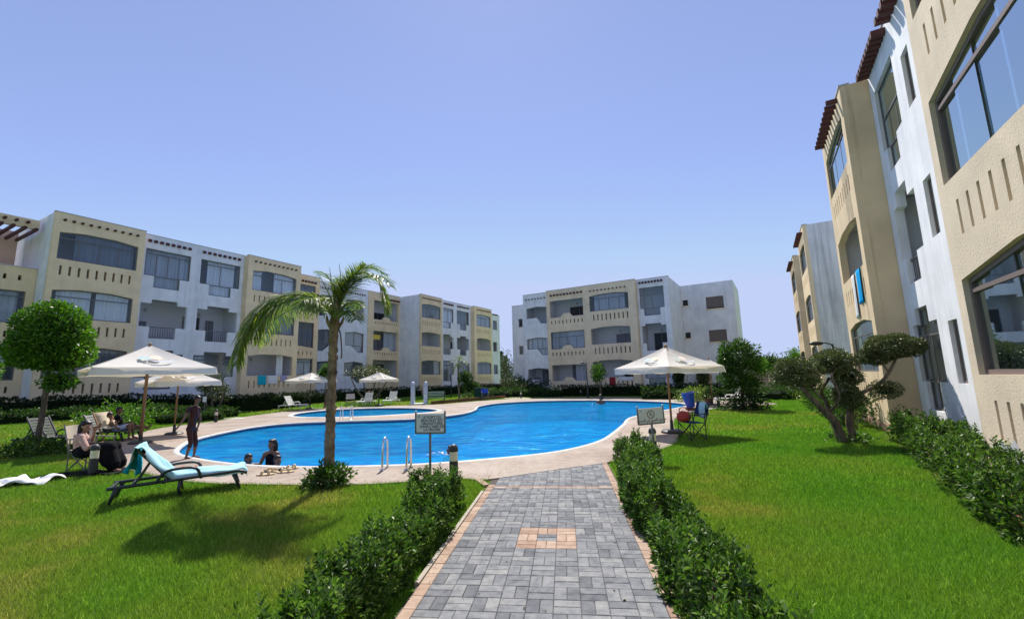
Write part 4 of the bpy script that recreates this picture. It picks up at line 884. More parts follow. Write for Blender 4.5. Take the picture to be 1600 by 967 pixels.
gtree('many_stemmed_tree', 'dark many stemmed tree with umbrella behind the right of the two middle umbrellas', 577, 622, 36.5, 569, 75, 'leaf_olive', n=2600, multi=4, bare=.5, Ln=.13)
gtree('dark_tree', 'dark bushy small tree half hidden behind the second left umbrella', 333, 645, 24.5, 580, 44, 'leaf_olive', n=1600, multi=3, bare=.35, Ln=.12)
gtree('ball_tree', 'clipped ball tree on a thin stem seen just left of the palm trunk', 507, 640, 30.5, 567, 24, 'leaf_bright', n=1200, bare=.62, Ln=.11)
b0 = at(733, 614, 41); b0.z = 0
tree('double_ball_tree', 'small tree clipped into two leaning balls at the far lawn', b0, [([b0, b0+Vector((-.1, 0, .8)), b0+Vector((-.3, 0, 1.8))], .07, .04)], [(at(727, 591, 41), (.66, .6, .66), 1500, .13, dict(na=.06)), (at(737, 606, 41), (.82, .7, .62), 1700, .13, dict(na=.1))], 'leaf_mid')
for (x, y, z, h, wd, lab) in ((-1.2, 62, 0, 5.4, 60, 'far leafy tree standing left in the gap between the two buildings'), (1.6, 52, 0, 3.9, 34, 'far rounded tree standing right in the gap between the two buildings'), ):
    b0 = Vector((x, y, 0)); tree('far_tree', lab, b0, [([b0, b0+Vector((0, 0, h*.3)), b0+Vector((.1, 0, h*.6))], .14, .06)], [(b0+Vector((0, 0, h*.62)), (1.6, 1.6, h*.38), 1500, .22, dict(na=.3, sh=.8)), (b0+Vector((1.0, .5, h*.45)), (1.1, 1.1, h*.3), 800, .22, dict(na=.3, sh=.8))], 'leaf_far')
for px, top, dx in ((785, 548, 0), (791, 556, 1), (779, 560, 2)):
    b0 = at(px, 600, 75); b0.z = 0; h = at(px, top, 75).z
    t = tree('conifer_tree', ('tall thin dark conifer in the gap between the buildings, highest of the three', 'tall thin dark conifer in the gap between the buildings, right of the highest', 'tall thin dark conifer in the gap between the buildings, left of the highest')[dx], b0, [([b0, b0+Vector((0, 0, h*.5)), b0+Vector((0, 0, h))], .16, .03)],
             [(b0+Vector((rnd.uniform(-.2, .2), 0, h*(.35+.085*i))), (.95-.11*i, .9-.1*i, .22), 170, .28, dict(na=.3, sh=.9)) for i in range(8)], 'leaf_far', 'conifers in the gap between the buildings')
for px, py0, Y, top, wpx, lab, m in ((1215, 610, 42, 551, 44, 'green tree beyond the right lawn beside the far wall', 'leaf_mid'), (1252, 612, 36, 543, 40, 'spreading tree beyond the olive, against the far blocks', 'leaf_bright'), (1190, 610, 62, 562, 34, 'far dark tree in front of the brown wall', 'leaf_far'), (1170, 610, 58, 570, 30, 'far low tree just right of the bushy tree', 'leaf_far'), (1100, 607, 40, 580, 20, 'little dark tree behind the far right umbrella pole', 'leaf_olive'), (1062, 606, 36, 573, 16, 'thin stemmed little tree behind the large right umbrella', 'leaf_far')):
    gtree('garden_tree', lab, px, py0, Y, top, wpx, m, n=1300, bare=.3, Ln=.2)
# far palm top over the trees on the right
# ---- palms
def frond(t, pts, Lf, n, droop=.6, w=.016, side=None, tail=.25, seed=0):
    pts = smooth_line(pts, 8); k = len(pts); mb = MB(); mb.tube(pts, [.022*(1-i/k)+.004 for i in range(k)], 5); rach = mb.build('frond', M['palm_leaf'], t)
    seg = [0]
    for a, b in zip(pts, pts[1:]): seg.append(seg[-1]+(b-a).length)
    V = []; F = []; r_ = random.Random(seed)
    for i in range(n):
        for sg in (-1, 1):
            f = .10+.9*(i+r_.random()*.7)/n; s = min(.999, f)*seg[-1]; j = min(k-2, max(0, int(np.searchsorted(seg, s))-1)); q = (s-seg[j])/(seg[j+1]-seg[j]); p = pts[j]+(pts[j+1]-pts[j])*q
            T = (pts[j+1]-pts[j]).normalized(); S = T.cross(Vector((0, 0, 1))); S = S.normalized() if S.length > .05 else Vector((1, 0, 0)); U = S.cross(T)
            ln = Lf*(math.sin(PI*min(1, .18+f*.78))**.6)*r_.uniform(.8, 1.1); d0 = (T*.75+S*sg*.95+U*.12*r_.uniform(-1, 2)).normalized()
            P = [p]; d = d0.copy()
            for z in range(4): P.append(P[-1]+d*ln/4); d = (d+Vector((0, 0, -droop*r_.uniform(.5, 1.1)*.45))+Vector((r_.uniform(-.1, .1), r_.uniform(-.1, .1), 0))).normalized()
            wv = [w, w*1.15, w*1.0, w*.7, .002]; b = len(V); X = d0.cross(Vector((0, 0, 1)))
            X = X.normalized() if X.length > .1 else Vector((1, 0, 0)); X = (X+Vector((r_.uniform(-.5, .5), r_.uniform(-.5, .5), r_.uniform(-.5, .5)))).normalized()
            for a, wi in zip(P, wv): V += [tuple(a+X*wi), tuple(a-X*wi)]
            F += [(b+2*c, b+2*c+1, b+2*c+3, b+2*c+2) for c in range(4)]
    me = np_mesh(V, F); link('leaflets', me, M['palm_leaf'], rach, kind='stuff')
pb = Vector((-3.11, 7.65, 0)); Y = 7.65
t = empty('palm_tree', pb, 0, 'young palm with slim rough trunk and arching feathery fronds in front of the pool', 'palm tree')
A_ = lambda x, y, dy=0: at(x, y, Y+dy)-pb
prof = [A_(513, 757), A_(515, 700), A_(517, 640), A_(519, 580), A_(521, 530), A_(523, 500), A_(526, 470)]
mb = MB(); pts = smooth_line(prof, 9); k = len(pts)
mb.tube(pts, [.76*(.115-.028*min(1, i/(k*.45)) + (.012 if i % 3 == 0 else 0) - (.035*max(0, (i/k-.8)/.2)) + (.02*math.exp(-((i/k-.78)/.07)**2))) for i in range(k)], 14); mb.build('trunk', M['palm_bark'], t, smooth=True)
for i in range(34):
    f = .03+.74*i/34; j = int(f*k); a = i*2.4; p = pts[j]; r_ = .082-.016*f; mb = MB()
    d = Vector((math.cos(a), math.sin(a), 0)); s_ = Vector((-d.y, d.x, 0)); q = p+d*r_*.92
    mb.add([q-s_*.055, q+s_*.055, q+d*.018+s_*.03+Vector((0, 0, .075)), q+d*.018-s_*.03+Vector((0, 0, .075)), q-d*.03+Vector((0, 0, .05))], [(0, 1, 2, 3), (3, 2, 4), (1, 4, 2), (0, 3, 4)]); mb.build('bark_scale', M['palm_bark'], t)
for i, a in enumerate((0.3, 1.5, 2.9, 4.1, 5.2)):
    p = A_(522, 512); d = Vector((math.cos(a), math.sin(a), 0)); mb = MB(); mb.tube([p+d*.06, p+d*.13+Vector((0, 0, .10)), p+d*.15+Vector((0, 0, .2))], [.035, .028, .012], 6); mb.build('frond_stub', M['palm_bark'], t)
frond(t, [A_(524, 495), A_(505, 474, -.1), A_(475, 461, -.25), A_(435, 465, -.4), A_(400, 492, -.5), A_(378, 535, -.55), A_(368, 572, -.55)], .62, 125, 1.1, .0085, seed=1)
frond(t, [A_(524, 497), A_(502, 478, -.05), A_(470, 468, -.1), A_(438, 474, -.15), A_(412, 500, -.2), A_(396, 530, -.2)], .56, 90, 1.1, .0085, seed=11)
frond(t, [A_(524, 492), A_(500, 480, .2), A_(465, 480, .5), A_(430, 500, .8), A_(402, 540, 1.0)], .5, 85, 1.0, .0085, seed=2)
frond(t, [A_(527, 480), A_(533, 455), A_(547, 434, .1), A_(570, 427, .15), A_(592, 440, .2), A_(602, 470, .2), A_(604, 488, .2)], .48, 70, .7, .008, seed=3)
frond(t, [A_(527, 480), A_(535, 452, .3), A_(552, 428, .6), A_(580, 418, .8), A_(606, 430, 1.0)], .42, 56, .3, .008, seed=4)
frond(t, [A_(524, 498), A_(512, 482, -.3), A_(492, 468, -.6), A_(470, 470, -.9)], .5, 50, 1.0, .012, seed=5)
frond(t, [A_(527, 498), A_(536, 490, -.2), A_(548, 487, -.5), A_(556, 500, -.7)], .38, 46, .8, .012, seed=6)
frond(t, [A_(524, 496), A_(528, 480, .4), A_(520, 470, .8), A_(508, 474, 1.1)], .4, 40, .8, .012, seed=7)
frond(t, [A_(525, 494), A_(514, 476, .2), A_(499, 462, .4), A_(480, 458, .6)], .42, 55, .8, .0085, seed=12)
frond(t, [A_(527, 482), A_(530, 462), A_(538, 444, -.1), A_(552, 432, -.3)], .36, 50, .3, .0085, seed=13)
frond(t, [A_(526, 496), A_(538, 478, .2), A_(552, 472, .4), A_(566, 480, .6)], .36, 50, .7, .0085, seed=14)
frond(t, [A_(528, 484), A_(540, 452, -.1), A_(556, 428, -.2), A_(572, 413, -.3)], .36, 60, .12, .0085, seed=15)
frond(t, [A_(528, 482), A_(545, 450, -.15), A_(568, 434, -.3), A_(596, 432, -.5), A_(612, 448, -.6)], .40, 46, .5, .0075, seed=16)
frond(t, [A_(526, 484), A_(522, 456, .3), A_(514, 434, .6), A_(500, 424, .9)], .34, 50, .3, .0085, seed=17)
for pts_ in ([A_(525, 490), A_(519, 450, -.1), A_(515, 418, -.15)], [A_(526, 480), A_(532, 440), A_(530, 412, .1)], [A_(525, 490), A_(512, 455, .2), A_(497, 428, .3)]):
    mb = MB(); q = smooth_line(pts_, 5); mb.tube(q, [.014*(1-i/len(q))+.002 for i in range(len(q))], 5); mb.build('spear_leaf', M['palm_leaf'], t)
mb = MB(); q = smooth_line([A_(526, 505), A_(532, 522), A_(534, 550), A_(533, 560)], 4); mb.tube(q, [.02, .02]+[.012]*(len(q)-2), 5); mb.build('hanging_spathe', M['bark'], t)
pb = Vector((-5.0, 41, 0)); t = empty('palm_tree', pb, 0, 'small far palm with a wispy head in front of the far white bays', 'palm tree')
A_ = lambda x, y, dy=0: at(x, y, 41+dy)-pb
mb = MB(); mb.tube([Vector((0, 0, 0)), A_(716, 590), A_(716, 576)], [.1, .08, .06], 8); mb.build('trunk', M['palm_bark'], t)
for i, e in enumerate(((703, 566), (708, 584), (722, 563), (731, 570), (728, 586), (716, 562))):
    frond(t, [A_(716, 577), A_((716+e[0])/2, min(577, e[1])-6), A_(*e, (i % 3-1)*.6)], .38, 14, .7, .025, seed=20+i)
# ---------------------------------------------------------------- furniture and people
M['canvas'] = mat('cream_umbrella_canvas', (.84, .80, .73), .85, .1)
_b = M['canvas']; _t = N(_b, 'ShaderNodeBsdfTranslucent'); _t.inputs[0].default_value = (.8, .68, .5, 1); _x = N(_b, 'ShaderNodeMixShader'); _x.inputs[0].default_value = .3
L(_b, _b.node_tree.nodes['Principled BSDF'].outputs[0], _x.inputs[1]); L(_b, _t.outputs[0], _x.inputs[2]); L(_b, _x.outputs[0], _b.node_tree.nodes['Material Output'].inputs[0])
_f = noise_tex(_b, 3, 4); bump(_b, _f.outputs[0], .5, .03)
M['wood'] = mat('orange_brown_wood', (.30, .15, .065), .55, .35)
M['darkmetal'] = mat('dark_metal', (.035, .035, .035), .5, .4)
M['greymetal'] = mat('weathered_grey_metal', (.16, .16, .15), .55, .4)
M['chrome'] = mat('polished_steel', (.75, .75, .76), .12, .5, 1.0)
M['resin_dark'] = mat('dark_green_resin', (.02, .028, .028), .4, .5)
M['resin_white'] = mat('white_resin', (.75, .75, .73), .5, .4)
M['towel_pale'] = mat('pale_blue_towel', (.38, .62, .72), .95, .05); M['towel_teal'] = mat('turquoise_towel', (.02, .42, .55), .95, .05); M['towel_white'] = mat('white_towel', (.78, .77, .75), .95, .05)
M['towel_blue'] = mat('bright_blue_towel', (.01, .36, .72), .95, .05); M['towel_lilac'] = mat('lilac_towel', (.40, .36, .55), .95, .05); M['towel_red'] = mat('dark_red_stripe_cloth', (.30, .03, .04), .95, .05)
for k in ('towel_pale', 'towel_teal', 'towel_white', 'towel_blue', 'towel_lilac'): _f = noise_tex(M[k], 40, 4); bump(M[k], _f.outputs[0], .5, .01)
M['skin'] = mat('brown_skin', (.20, .10, .06), .5, .35); M['skin_light'] = mat('tan_skin', (.38, .21, .14), .5, .35); M['hair'] = mat('black_hair', (.01, .008, .007), .5, .4)
M['maroon'] = mat('wet_maroon_fabric', (.05, .012, .010), .5, .3); M['black_cloth'] = mat('black_fabric', (.008, .008, .01), .9, .1); M['pink_cloth'] = mat('pinkish_patterned_fabric', (.50, .30, .25), .9, .1)
_f = noise_tex(M['pink_cloth'], 22, 3); base(M['pink_cloth'], ramp(M['pink_cloth'], _f.outputs[0], [(.4, (.55, .36, .29)), (.5, (.45, .24, .21)), (.6, (.62, .46, .36))]).outputs[0])
M['shorts'] = mat('white_blue_fabric', (.45, .50, .68), .9, .1); M['navy'] = mat('navy_canvas', (.012, .03, .11), .8, .2); M['red'] = mat('faded_red_fabric', (.36, .06, .045), .85, .1)
M['cream'] = mat('cream_lamp_diffuser', (.75, .68, .48), .4, .4); M['signface'] = mat('grey_white_sign_face', (.66, .68, .66), .5, .3); M['ink'] = mat('dark_blue_ink', (.02, .04, .09), .7, .2); M['inkred'] = mat('dark_red_ink', (.18, .04, .05), .7, .2)
M['blueplastic'] = mat('royal_blue_plastic', (.01, .06, .42), .35, .5); M['beigecloth'] = mat('beige_cloth', (.55, .48, .36), .9, .1); M['orange'] = mat('faded_orange_print', (.80, .64, .52), .9, .1); M['tealprint'] = mat('faded_teal_print', (.46, .60, .58), .9, .1); M['blueprint_'] = mat('faded_blue_print', (.58, .62, .68), .9, .1)
M['green_cloth'] = mat('dark_green_cloth', (.02, .06, .045), .8, .1); M['sandal'] = mat('beige_rubber', (.62, .50, .32), .6, .3); M['brown'] = mat('brown_timber', (.17, .08, .05), .8, .2); M['greenpaint'] = mat('pale_green_paint', (.25, .35, .26), .6, .3); M['bluewhite'] = mat('blue_white_enamel', (.50, .56, .66), .4, .4)

def umbrella(pos, d, ang, z_edge, z_top, label, group, drop=.17, wood='wood', base_r=.28, scal=False, logo=True, pr=.025):
    t = empty('parasol', pos, 0, label, 'umbrella', group); A = [R(ang+90*k) for k in range(4)]; tp = Vector((0, 0, z_top))
    cs = [Vector((math.cos(a)*d, math.sin(a)*d, z_edge)) for a in A]
    V = []; F = []; n = 8
    for k in range(4):          # four panels, sagging a little between the ribs
        a, b = cs[k], cs[(k+1) % 4]; o0 = len(V)
        for i in range(n+1):
            f = i/n
            for j in range(n+1):
                g = j/n; e = a+(b-a)*g; e = e*(1-.035*math.sin(PI*g)) if i else e; p = tp+(e-tp)*f; p.z -= .09*math.sin(PI*f)*(.35+.65*math.sin(PI*g))*1.0
                p.z += .02*math.sin(PI*f)*0; V.append(p)
        for i in range(n):
            for j in range(n): q = o0+i*(n+1)+j; F.append((q, q+n+1, q+n+2, q+1))
    me = np_mesh(np.array(V), F); cn = link('canopy', me, M['canvas'], t, smooth=True)
    V = []; F = []
    m = 64
    for i in range(m+1):
        g = i/m*4; k = min(3, int(g)); g -= k; e = cs[k]+(cs[(k+1) % 4]-cs[k])*g; e = Vector((e.x*(1-.035*math.sin(PI*g)), e.y*(1-.035*math.sin(PI*g)), e.z))
        w_ = .02*math.sin(i*1.1)+.012*math.sin(i*2.7); r2 = 1.012+w_; dz = drop*(1+(.22*abs(math.sin(g*PI*6)) if scal else 0)+.06*math.sin(i*.8))
        V += [e*1.002, Vector((e.x*r2, e.y*r2, e.z-dz))]
    me = np_mesh(np.array(V), [(2*i, 2*i+2, 2*i+3, 2*i+1) for i in range(m)]); link('valance', me, M['canvas'], t, smooth=True)
    mb = MB(); mb.tube([(0, 0, .02), (0, 0, z_top)], pr, 10); mb.build('pole', M[wood], t, smooth=True)
    mb = MB(); mb.lathe([(.05, 0), (.05, .04), (.04, .07), (.0, .09)], 10, (0, 0, z_top-.02)); mb.build('finial', M[wood], t)
    for k in range(4):
        mb = MB(); hub = Vector((0, 0, z_top-.10)); rn = Vector((0, 0, z_top-.62)); mb.bar(hub, cs[k]*.985+Vector((0, 0, -.03)), .02, .03); mb.build('rib', M[wood], t)
        mb = MB(); mid = hub+(cs[k]-hub)*.5; mb.bar(rn, mid+Vector((0, 0, -.02)), .018, .025); mb.build('strut', M[wood], t)
    mb = MB(); mb.lathe([(.05, -.06), (.05, .06)], 10, (0, 0, z_top-.62)); mb.build('runner', M[wood], t)
    mb = MB(); mb.lathe([(base_r, 0), (base_r, .05), (base_r*.8, .09), (.05, .10), (.04, .35), (.035, .36)], 20); mb.build('base', M['darkmetal'], t, smooth=False)
    if logo:
        for k in range(4):
            a, b = cs[k], cs[(k+1) % 4]; ec = (a+b)/2; U = (b-a).normalized(); Dn = (ec-tp).normalized(); Nn = U.cross(Dn); Nn = Nn if Nn.z > 0 else -Nn; c = tp+(ec-tp)*.55-Vector((0, 0, .085))+Nn*.028; s = d*.19
            for nm, m_, sh in (('logo_sun', 'orange', [(.1+.5*math.cos(x)*.8, -.25+.38*math.sin(x)) for x in np.linspace(0, 2*PI, 12, False)]), ('logo_wave', 'blueprint_', [(-.5, .12), (0, .30), (.55, .38), (1.2, .22), (1.0, .5), (.4, .6), (-.1, .5)]), ('logo_palm', 'tealprint', [(-1.0, -.2), (-.75, -.5), (-.6, -.2), (-.3, -.45), (-.35, -.1), (-.1, .1), (-.5, .05), (-.45, .35), (-.7, .1), (-.95, .2)])):
                mb = MB(); zz = {'logo_sun': 0, 'logo_wave': .003, 'logo_palm': .006}[nm]; mb.add([c+U*(x*s)+Dn*(y*s)+Nn*zz for x, y in sh], [tuple(range(len(sh)))]); mb.build(nm, M[m_], cn)
    return t
U = 'cream square parasols round the pools'
umbrella((-11.35, 13.78, 0), 2.02, 5, 2.24, 2.98, 'largest cream parasol, nearest on the left, on a thick orange wooden pole', U, drop=.2, pr=.045, base_r=.3)
umbrella((-12.1, 16.1, .0), 1.4, 10, 1.86, 2.45, 'cream parasol half hidden behind the largest one on the left', U, pr=.028)
umbrella((4.46, 12.95, .02), 1.5, -17, 1.84, 2.44, 'cream parasol over the deck on the right, just behind the Arabic sign', U, pr=.03, base_r=.3)
umbrella((-13.65, 30.05, 0), 1.62, 22, 1.92, 2.42, 'far cream parasol just left of the palm trunk beside a white lounger', U, wood='darkmetal', scal=True)
umbrella((-9.86, 32.7, 0), 1.42, 30, 1.86, 2.40, 'far cream parasol just right of the palm trunk between two white loungers', U, wood='darkmetal', scal=True)
umbrella((10.35, 23.6, 0), 1.5, 10, 1.84, 2.4, 'cream parasol mostly hidden behind the right hand one, beside the bushy tree', U)

def lounger(pos, rz, m, label, back=58, z0=0, flat=False, group=None, arms=True):
    t = empty('sun_lounger', (pos[0], pos[1], z0), rz, label, 'sun lounger', group); h = .30; W_ = .30
    for sg in (-1, 1):
        mb = MB(); y = sg*W_; mb.tube(smooth_line([(0, y, h-.03), (.3, y, h-.02), (.9, y, h), (1.5, y, h+.02), (1.8, y, h+.03), (1.92, y, h-.02)], 3), .028, 8); mb.build('side_rail', M[m], t, smooth=True)
        for x0, x1 in ((.12, .04), (1.72, 1.83)):
            mb = MB(); mb.tube([(x0, y, h-.02), ((x0+x1)/2, y, h*.5), (x1, y, .0)], [.034, .028, .022], 8); mb.build('leg', M[m], t, smooth=True)
        if arms:
            mb = MB(); mb.tube(smooth_line([(.62, y*1.08, h-.02), (.72, y*1.12, h+.15), (.95, y*1.12, h+.19), (1.16, y*1.12, h+.16), (1.24, y*1.1, h-.02)], 4), .024, 8); mb.build('armrest', M[m], t, smooth=True)
            mb = MB(); mb.tube([(.95, y, h-.02), (.93, y, .14), (.96, y, 0)], [.03, .026, .02], 8); mb.build('leg', M[m], t, smooth=True)
    for x in (.05, .3, .72, 1.85): mb = MB(); mb.box(x-.02, x+.02, -W_, W_, h-.05, h-.01); mb.build('cross_brace', M[m], t)
    for i in range(9):
        x = .84+i*.115; mb = MB(); mb.box(x, x+.085, -W_+.02, W_-.02, h+.0+.002*i, h+.018+.002*i); mb.build('seat_slat', M[m], t)
    a = R(back); px = Vector((.80, 0, h+.01)); d = Vector((-math.cos(a), 0, math.sin(a)))
    b = empty('backrest'); b.parent = t
    for sg in (-1, 1): mb = MB(); mb.bar(px+Vector((0, sg*.27, 0)), px+d*.72+Vector((0, sg*.27, 0)), .045, .03, (0, 1, 0)); mb.build('back_rail', M[m], b)
    for i in range(7): q = px+d*(.04+i*.1); mb = MB(); mb.bar(q+Vector((0, -.27, 0)), q+Vector((0, .27, 0)), .02, .075, d); mb.build('back_slat', M[m], b)
    if not flat: mb = MB(); mb.bar(px+d*.45+Vector((0, .2, 0)), (.32, .2, h-.04), .03, .03); mb.bar(px+d*.45+Vector((0, -.2, 0)), (.32, -.2, h-.04), .03, .03); mb.build('prop', M[m], t)
    return t
lp = (-6.03, 6.86); la = R(33)
lounger(lp, la, 'resin_dark', 'dark resin sun lounger on the near left lawn draped with pale blue towels', back=50).scale = (.9, .9, .86)
lounger((-14.6, 13.5), R(-8), 'resin_dark', 'empty dark sun lounger with raised back behind the seated woman', back=55, z0=.0)
lounger((-14.15, 14.75), R(-4), 'resin_dark', 'dark sun lounger under the largest parasol with two people on it', back=50)
wl = 'white resin loungers round the far pools'
lounger((-15.7, 30.3), R(-15), 'resin_white', 'white sun lounger standing under the far parasol left of the palm trunk', back=58, group=wl)
lounger((-10.7, 33.9), R(-97), 'resin_white', 'white sun lounger with a striped towel between the palm trunk and the parasol', back=62, group=wl)
lounger((-9.15, 34.9), R(-97), 'resin_white', 'white slatted sun lounger facing the small pool right of the far parasol', back=66, group=wl)
lounger((12.7, 24.2), R(178), 'resin_white', 'white sun lounger on the far right deck behind the bushy tree trunk', back=60, group=wl)
# towels
def cloth(name, label, cat, pts_fn, nu, nv, m, loc=(0, 0, 0), rz=0, thick=.008, group=None):
    V = [pts_fn(i/nu, j/nv) for j in range(nv+1) for i in range(nu+1)]; F = [(j*(nu+1)+i, j*(nu+1)+i+1, (j+1)*(nu+1)+i+1, (j+1)*(nu+1)+i) for j in range(nv) for i in range(nu)]
    me = np_mesh(np.array([tuple(v) for v in V]), F); o = link(name, me, M[m], None, loc, smooth=True); o.rotation_euler = (0, 0, rz); s = o.modifiers.new('thickness', 'SOLIDIFY'); s.thickness = thick; return props(o, label, cat, group)
prof1 = smooth_line([Vector(p) for p in ((1.93, 0, .30), (1.86, 0, .375), (1.6, 0, .36), (1.2, 0, .365), (.9, 0, .375), (.80, 0, .42), (.62, 0, .63), (.42, 0, .86), (.36, 0, .915), (.30, 0, .905), (.27, 0, .80), (.26, 0, .66))], 5)
def f1(u, v):
    s = v*(len(prof1)-1); j = min(len(prof1)-2, int(s)); p = prof1[j].lerp(prof1[j+1], s-j); y = (u-.5)*(.64+.05*math.sin(v*9)); w = .020*noise.noise(Vector((u*9, v*16, 1)))+.03*noise.noise(Vector((u*3, v*9, 5)))+.012*math.sin(v*30+u*6)
    ov = max(0, abs(u-.5)-.44)/.06; return p + Vector((w*.5, y+.03*math.sin(v*6), w+.006-(.09*ov if v < .62 else 0)))
cloth('towel', 'pale blue towel spread along the seat and over the back of the dark lounger', 'towel', f1, 34, 90, 'towel_pale', (*lp, 0), la).scale = (.9, .9, .86)
def f2(u, v):
    y = .36-.52*u*.9-(.05*v); z = .89-.50*v*(1-.25*u)-.05*math.sin(u*9)*v; x = .31-.09*v+.035*math.sin(u*13+v*3)*v+.0; return Vector((x-.06*v+.18*v*(1-u), y, z))
cloth('towel', 'turquoise towel hanging behind the raised back of the dark lounger', 'towel', f2, 18, 18, 'towel_teal', (*lp, 0), la).scale = (.9, .9, .86)
def f3(u, v): x = (u-.5)*1.0+.05*math.sin(v*8); y = (v-.5)*.55+.06*math.sin(u*9); return Vector((x, y, .05+.03*math.sin(u*11+v*5)+.025*math.sin(u*5-v*13)+.02*math.sin(u*23)))
p = G(28, 757); cloth('towel', 'crumpled white towel lying on the grass at the left edge', 'towel', f3, 30, 20, 'towel_white', (p.x, p.y, .02), R(10))
p = G(150, 742); cloth('blanket', 'dark blanket lying on the grass under the woman\'s folding chair', 'blanket', lambda u, v: Vector(((u-.5)*1.15, (v-.5)*.5, .045+.02*math.sin(u*12+v*4))), 20, 10, 'black_cloth', (p.x-.1, p.y+.05, .01), R(8))
def hang(name, label, az, D, sgn, u, wd, z, drop, m, group=None, back=.12):
    a = R(az); d = Vector((math.sin(a), math.cos(a), 0)); n = Vector((math.cos(a), -math.sin(a), 0))*sgn   # n points out of the wall
    def f(s, v):
        uu = (s-.5)*wd*(1-.06*math.sin(v*3)); zz = z+.012-(v-.12)*drop/.88 if v > .12 else z+.012; out = .03+.02*math.sin(s*11+v*2)*v if v > .12 else .03-(.12-v)/.12*back
        return d*(u+uu)+n*(out+abs(D)*(1 if False else 0)) + Vector((0, 0, zz))
    off = Vector((math.cos(a), -math.sin(a), 0))*D
    return cloth(name, label, 'towel', lambda s, v: f(s, v)+off, 14, 14, m, group=group)
hang('towel', 'turquoise towel hung over the ground floor parapet, leftmost of three in a row', 29.3, -30.5, 1, 18.5, .62, 2.30, .62, 'towel_teal')
hang('towel', 'white towel hung over the ground floor parapet between turquoise and lilac ones', 29.3, -30.5, 1, 19.25, .75, 2.30, .58, 'towel_white')
hang('towel', 'lilac towel on the ground floor parapet, rightmost of three in a row', 29.3, -30.5, 1, 20.1, .5, 2.30, .42, 'towel_lilac')
hang('towel', 'lilac towel hung over the first floor parapet above the row of three', 29.3, -30.5, 1, 18.6, .45, 5.25, .62, 'towel_lilac')
hang('towel', 'bright blue towel hung from the arched balcony of the right building', 29, 2.75, -1, 15.9, .62, 4.53, 1.0, 'towel_blue')
hang('towel', 'long white towel beside the blue one on the right building balcony', 29, 2.75, -1, 16.7, .45, 4.53, 1.35, 'towel_white')
hang('towel', 'white cloth over the ground floor parapet of the block across the pool', -59, 37.8, -1, 11.5, 1.3, 1.55, .32, 'towel_white')
for i in range(4): pass
hang('towel', 'dark red cloth over the ground floor parapet of the block across the pool', -59, 37.8, -1, 12.7, .55, 1.55, .75, 'towel_red')
cloth('towel', 'dark striped towel lying down the back of the white lounger by the palm trunk', 'towel', lambda u, v: Vector((-10.98+u*.42, 33.1+.1-v*.32+.34, 1.0-v*.55+.015*math.sin(u*9))), 8, 10, 'maroon')

# folding chairs
def folding_chair(pos, rz, m, label, fr='darkmetal', z0=0, cat='folding chair'):
    t = empty('folding_chair', (pos[0], pos[1], z0), rz, label, cat); W_ = .27
    mb = MB(); mb.add([(-.2, -W_, .44), (.22, -W_, .45), (.22, W_, .45), (-.2, W_, .44), (0, 0, .415), (-.2, -W_, .425), (.22, -W_, .435), (.22, W_, .435), (-.2, W_, .425)], [(0, 1, 4), (1, 2, 4), (2, 3, 4), (3, 0, 4), (8, 7, 6, 5), (0, 5, 6, 1), (1, 6, 7, 2), (2, 7, 8, 3), (3, 8, 5, 0)]); mb.build('seat', M[m], t)
    V = []; n = 8
    for i in range(n+1):
        y = -W_+2*W_*i/n; b = -.06*math.sin(PI*i/n); V += [(-.24+b, y, .56), (-.36+b, y, .92), (-.25+b, y, .56), (-.37+b, y, .92)]
    mb = MB(); F = []
    for i in range(n): q = 4*i; F += [(q, q+4, q+5, q+1), (q+2, q+3, q+7, q+6), (q+1, q+5, q+7, q+3), (q, q+2, q+6, q+4)]
    mb.add(V, F+[(0, 1, 3, 2), (4*n, 4*n+2, 4*n+3, 4*n+1)]); mb.build('backrest', M[m], t)
    for sg in (-1, 1):
        mb = MB(); mb.tube([(-.2, sg*W_, .40), (-.38, sg*W_, .95)], .013, 6); mb.build('back_post', M[fr], t)
        mb = MB(); mb.bar((-.30, sg*W_*1.03, .66), (.24, sg*W_*1.03, .64), .045, .02); mb.build('armrest', M[fr], t)
        for x in (-.2, .22): mb = MB(); mb.tube([(x, sg*W_, .65), (x, sg*W_, .02)], .012, 6); mb.build('leg', M[fr], t)
    for x in (-.2, .22):
        for sg in (-1, 1): mb = MB(); mb.tube([(x, -sg*W_, .03), (x, sg*W_, .42)], .010, 6); mb.build('cross_leg', M[fr], t)
    for sg in (-1, 1):
        for a, b in ((.03, .42), (.42, .03)): mb = MB(); mb.tube([(-.2, sg*W_*.97, a), (.22, sg*W_*.97, b)], .010, 6); mb.build('cross_leg', M[fr], t)
    return t
wc = G(128, 736)
folding_chair((wc.x, wc.y+.15), R(-6), 'beigecloth', 'beige folding chair that the woman in the long black skirt sits on', 'greymetal')
rc = G(1083, 688)
folding_chair((rc.x+.05, rc.y+.12), R(190), 'navy', 'navy folding chair on the lawn edge by the right parasol, with a red bag')
t = empty('bag', (rc.x-.12, rc.y+.15, .45), 0, 'faded red cloth bag heaped on the navy folding chair', 'bag')
mb = MB(); mb.ell((0, 0, .12), (.19, .17, .14), 14, 10); o = mb.build('pouch', M['red'], t, smooth=True)
for v in o.data.vertices: v.co += v.co.normalized()*(.04*noise.noise(v.co*9))
mb = MB(); mb.tube(smooth_line([(-.12, 0, .2), (-.1, 0, .33), (0, .02, .36), (.1, 0, .32), (.12, 0, .2)], 3), .012, 6); mb.build('handle', M['red'], t, smooth=True)
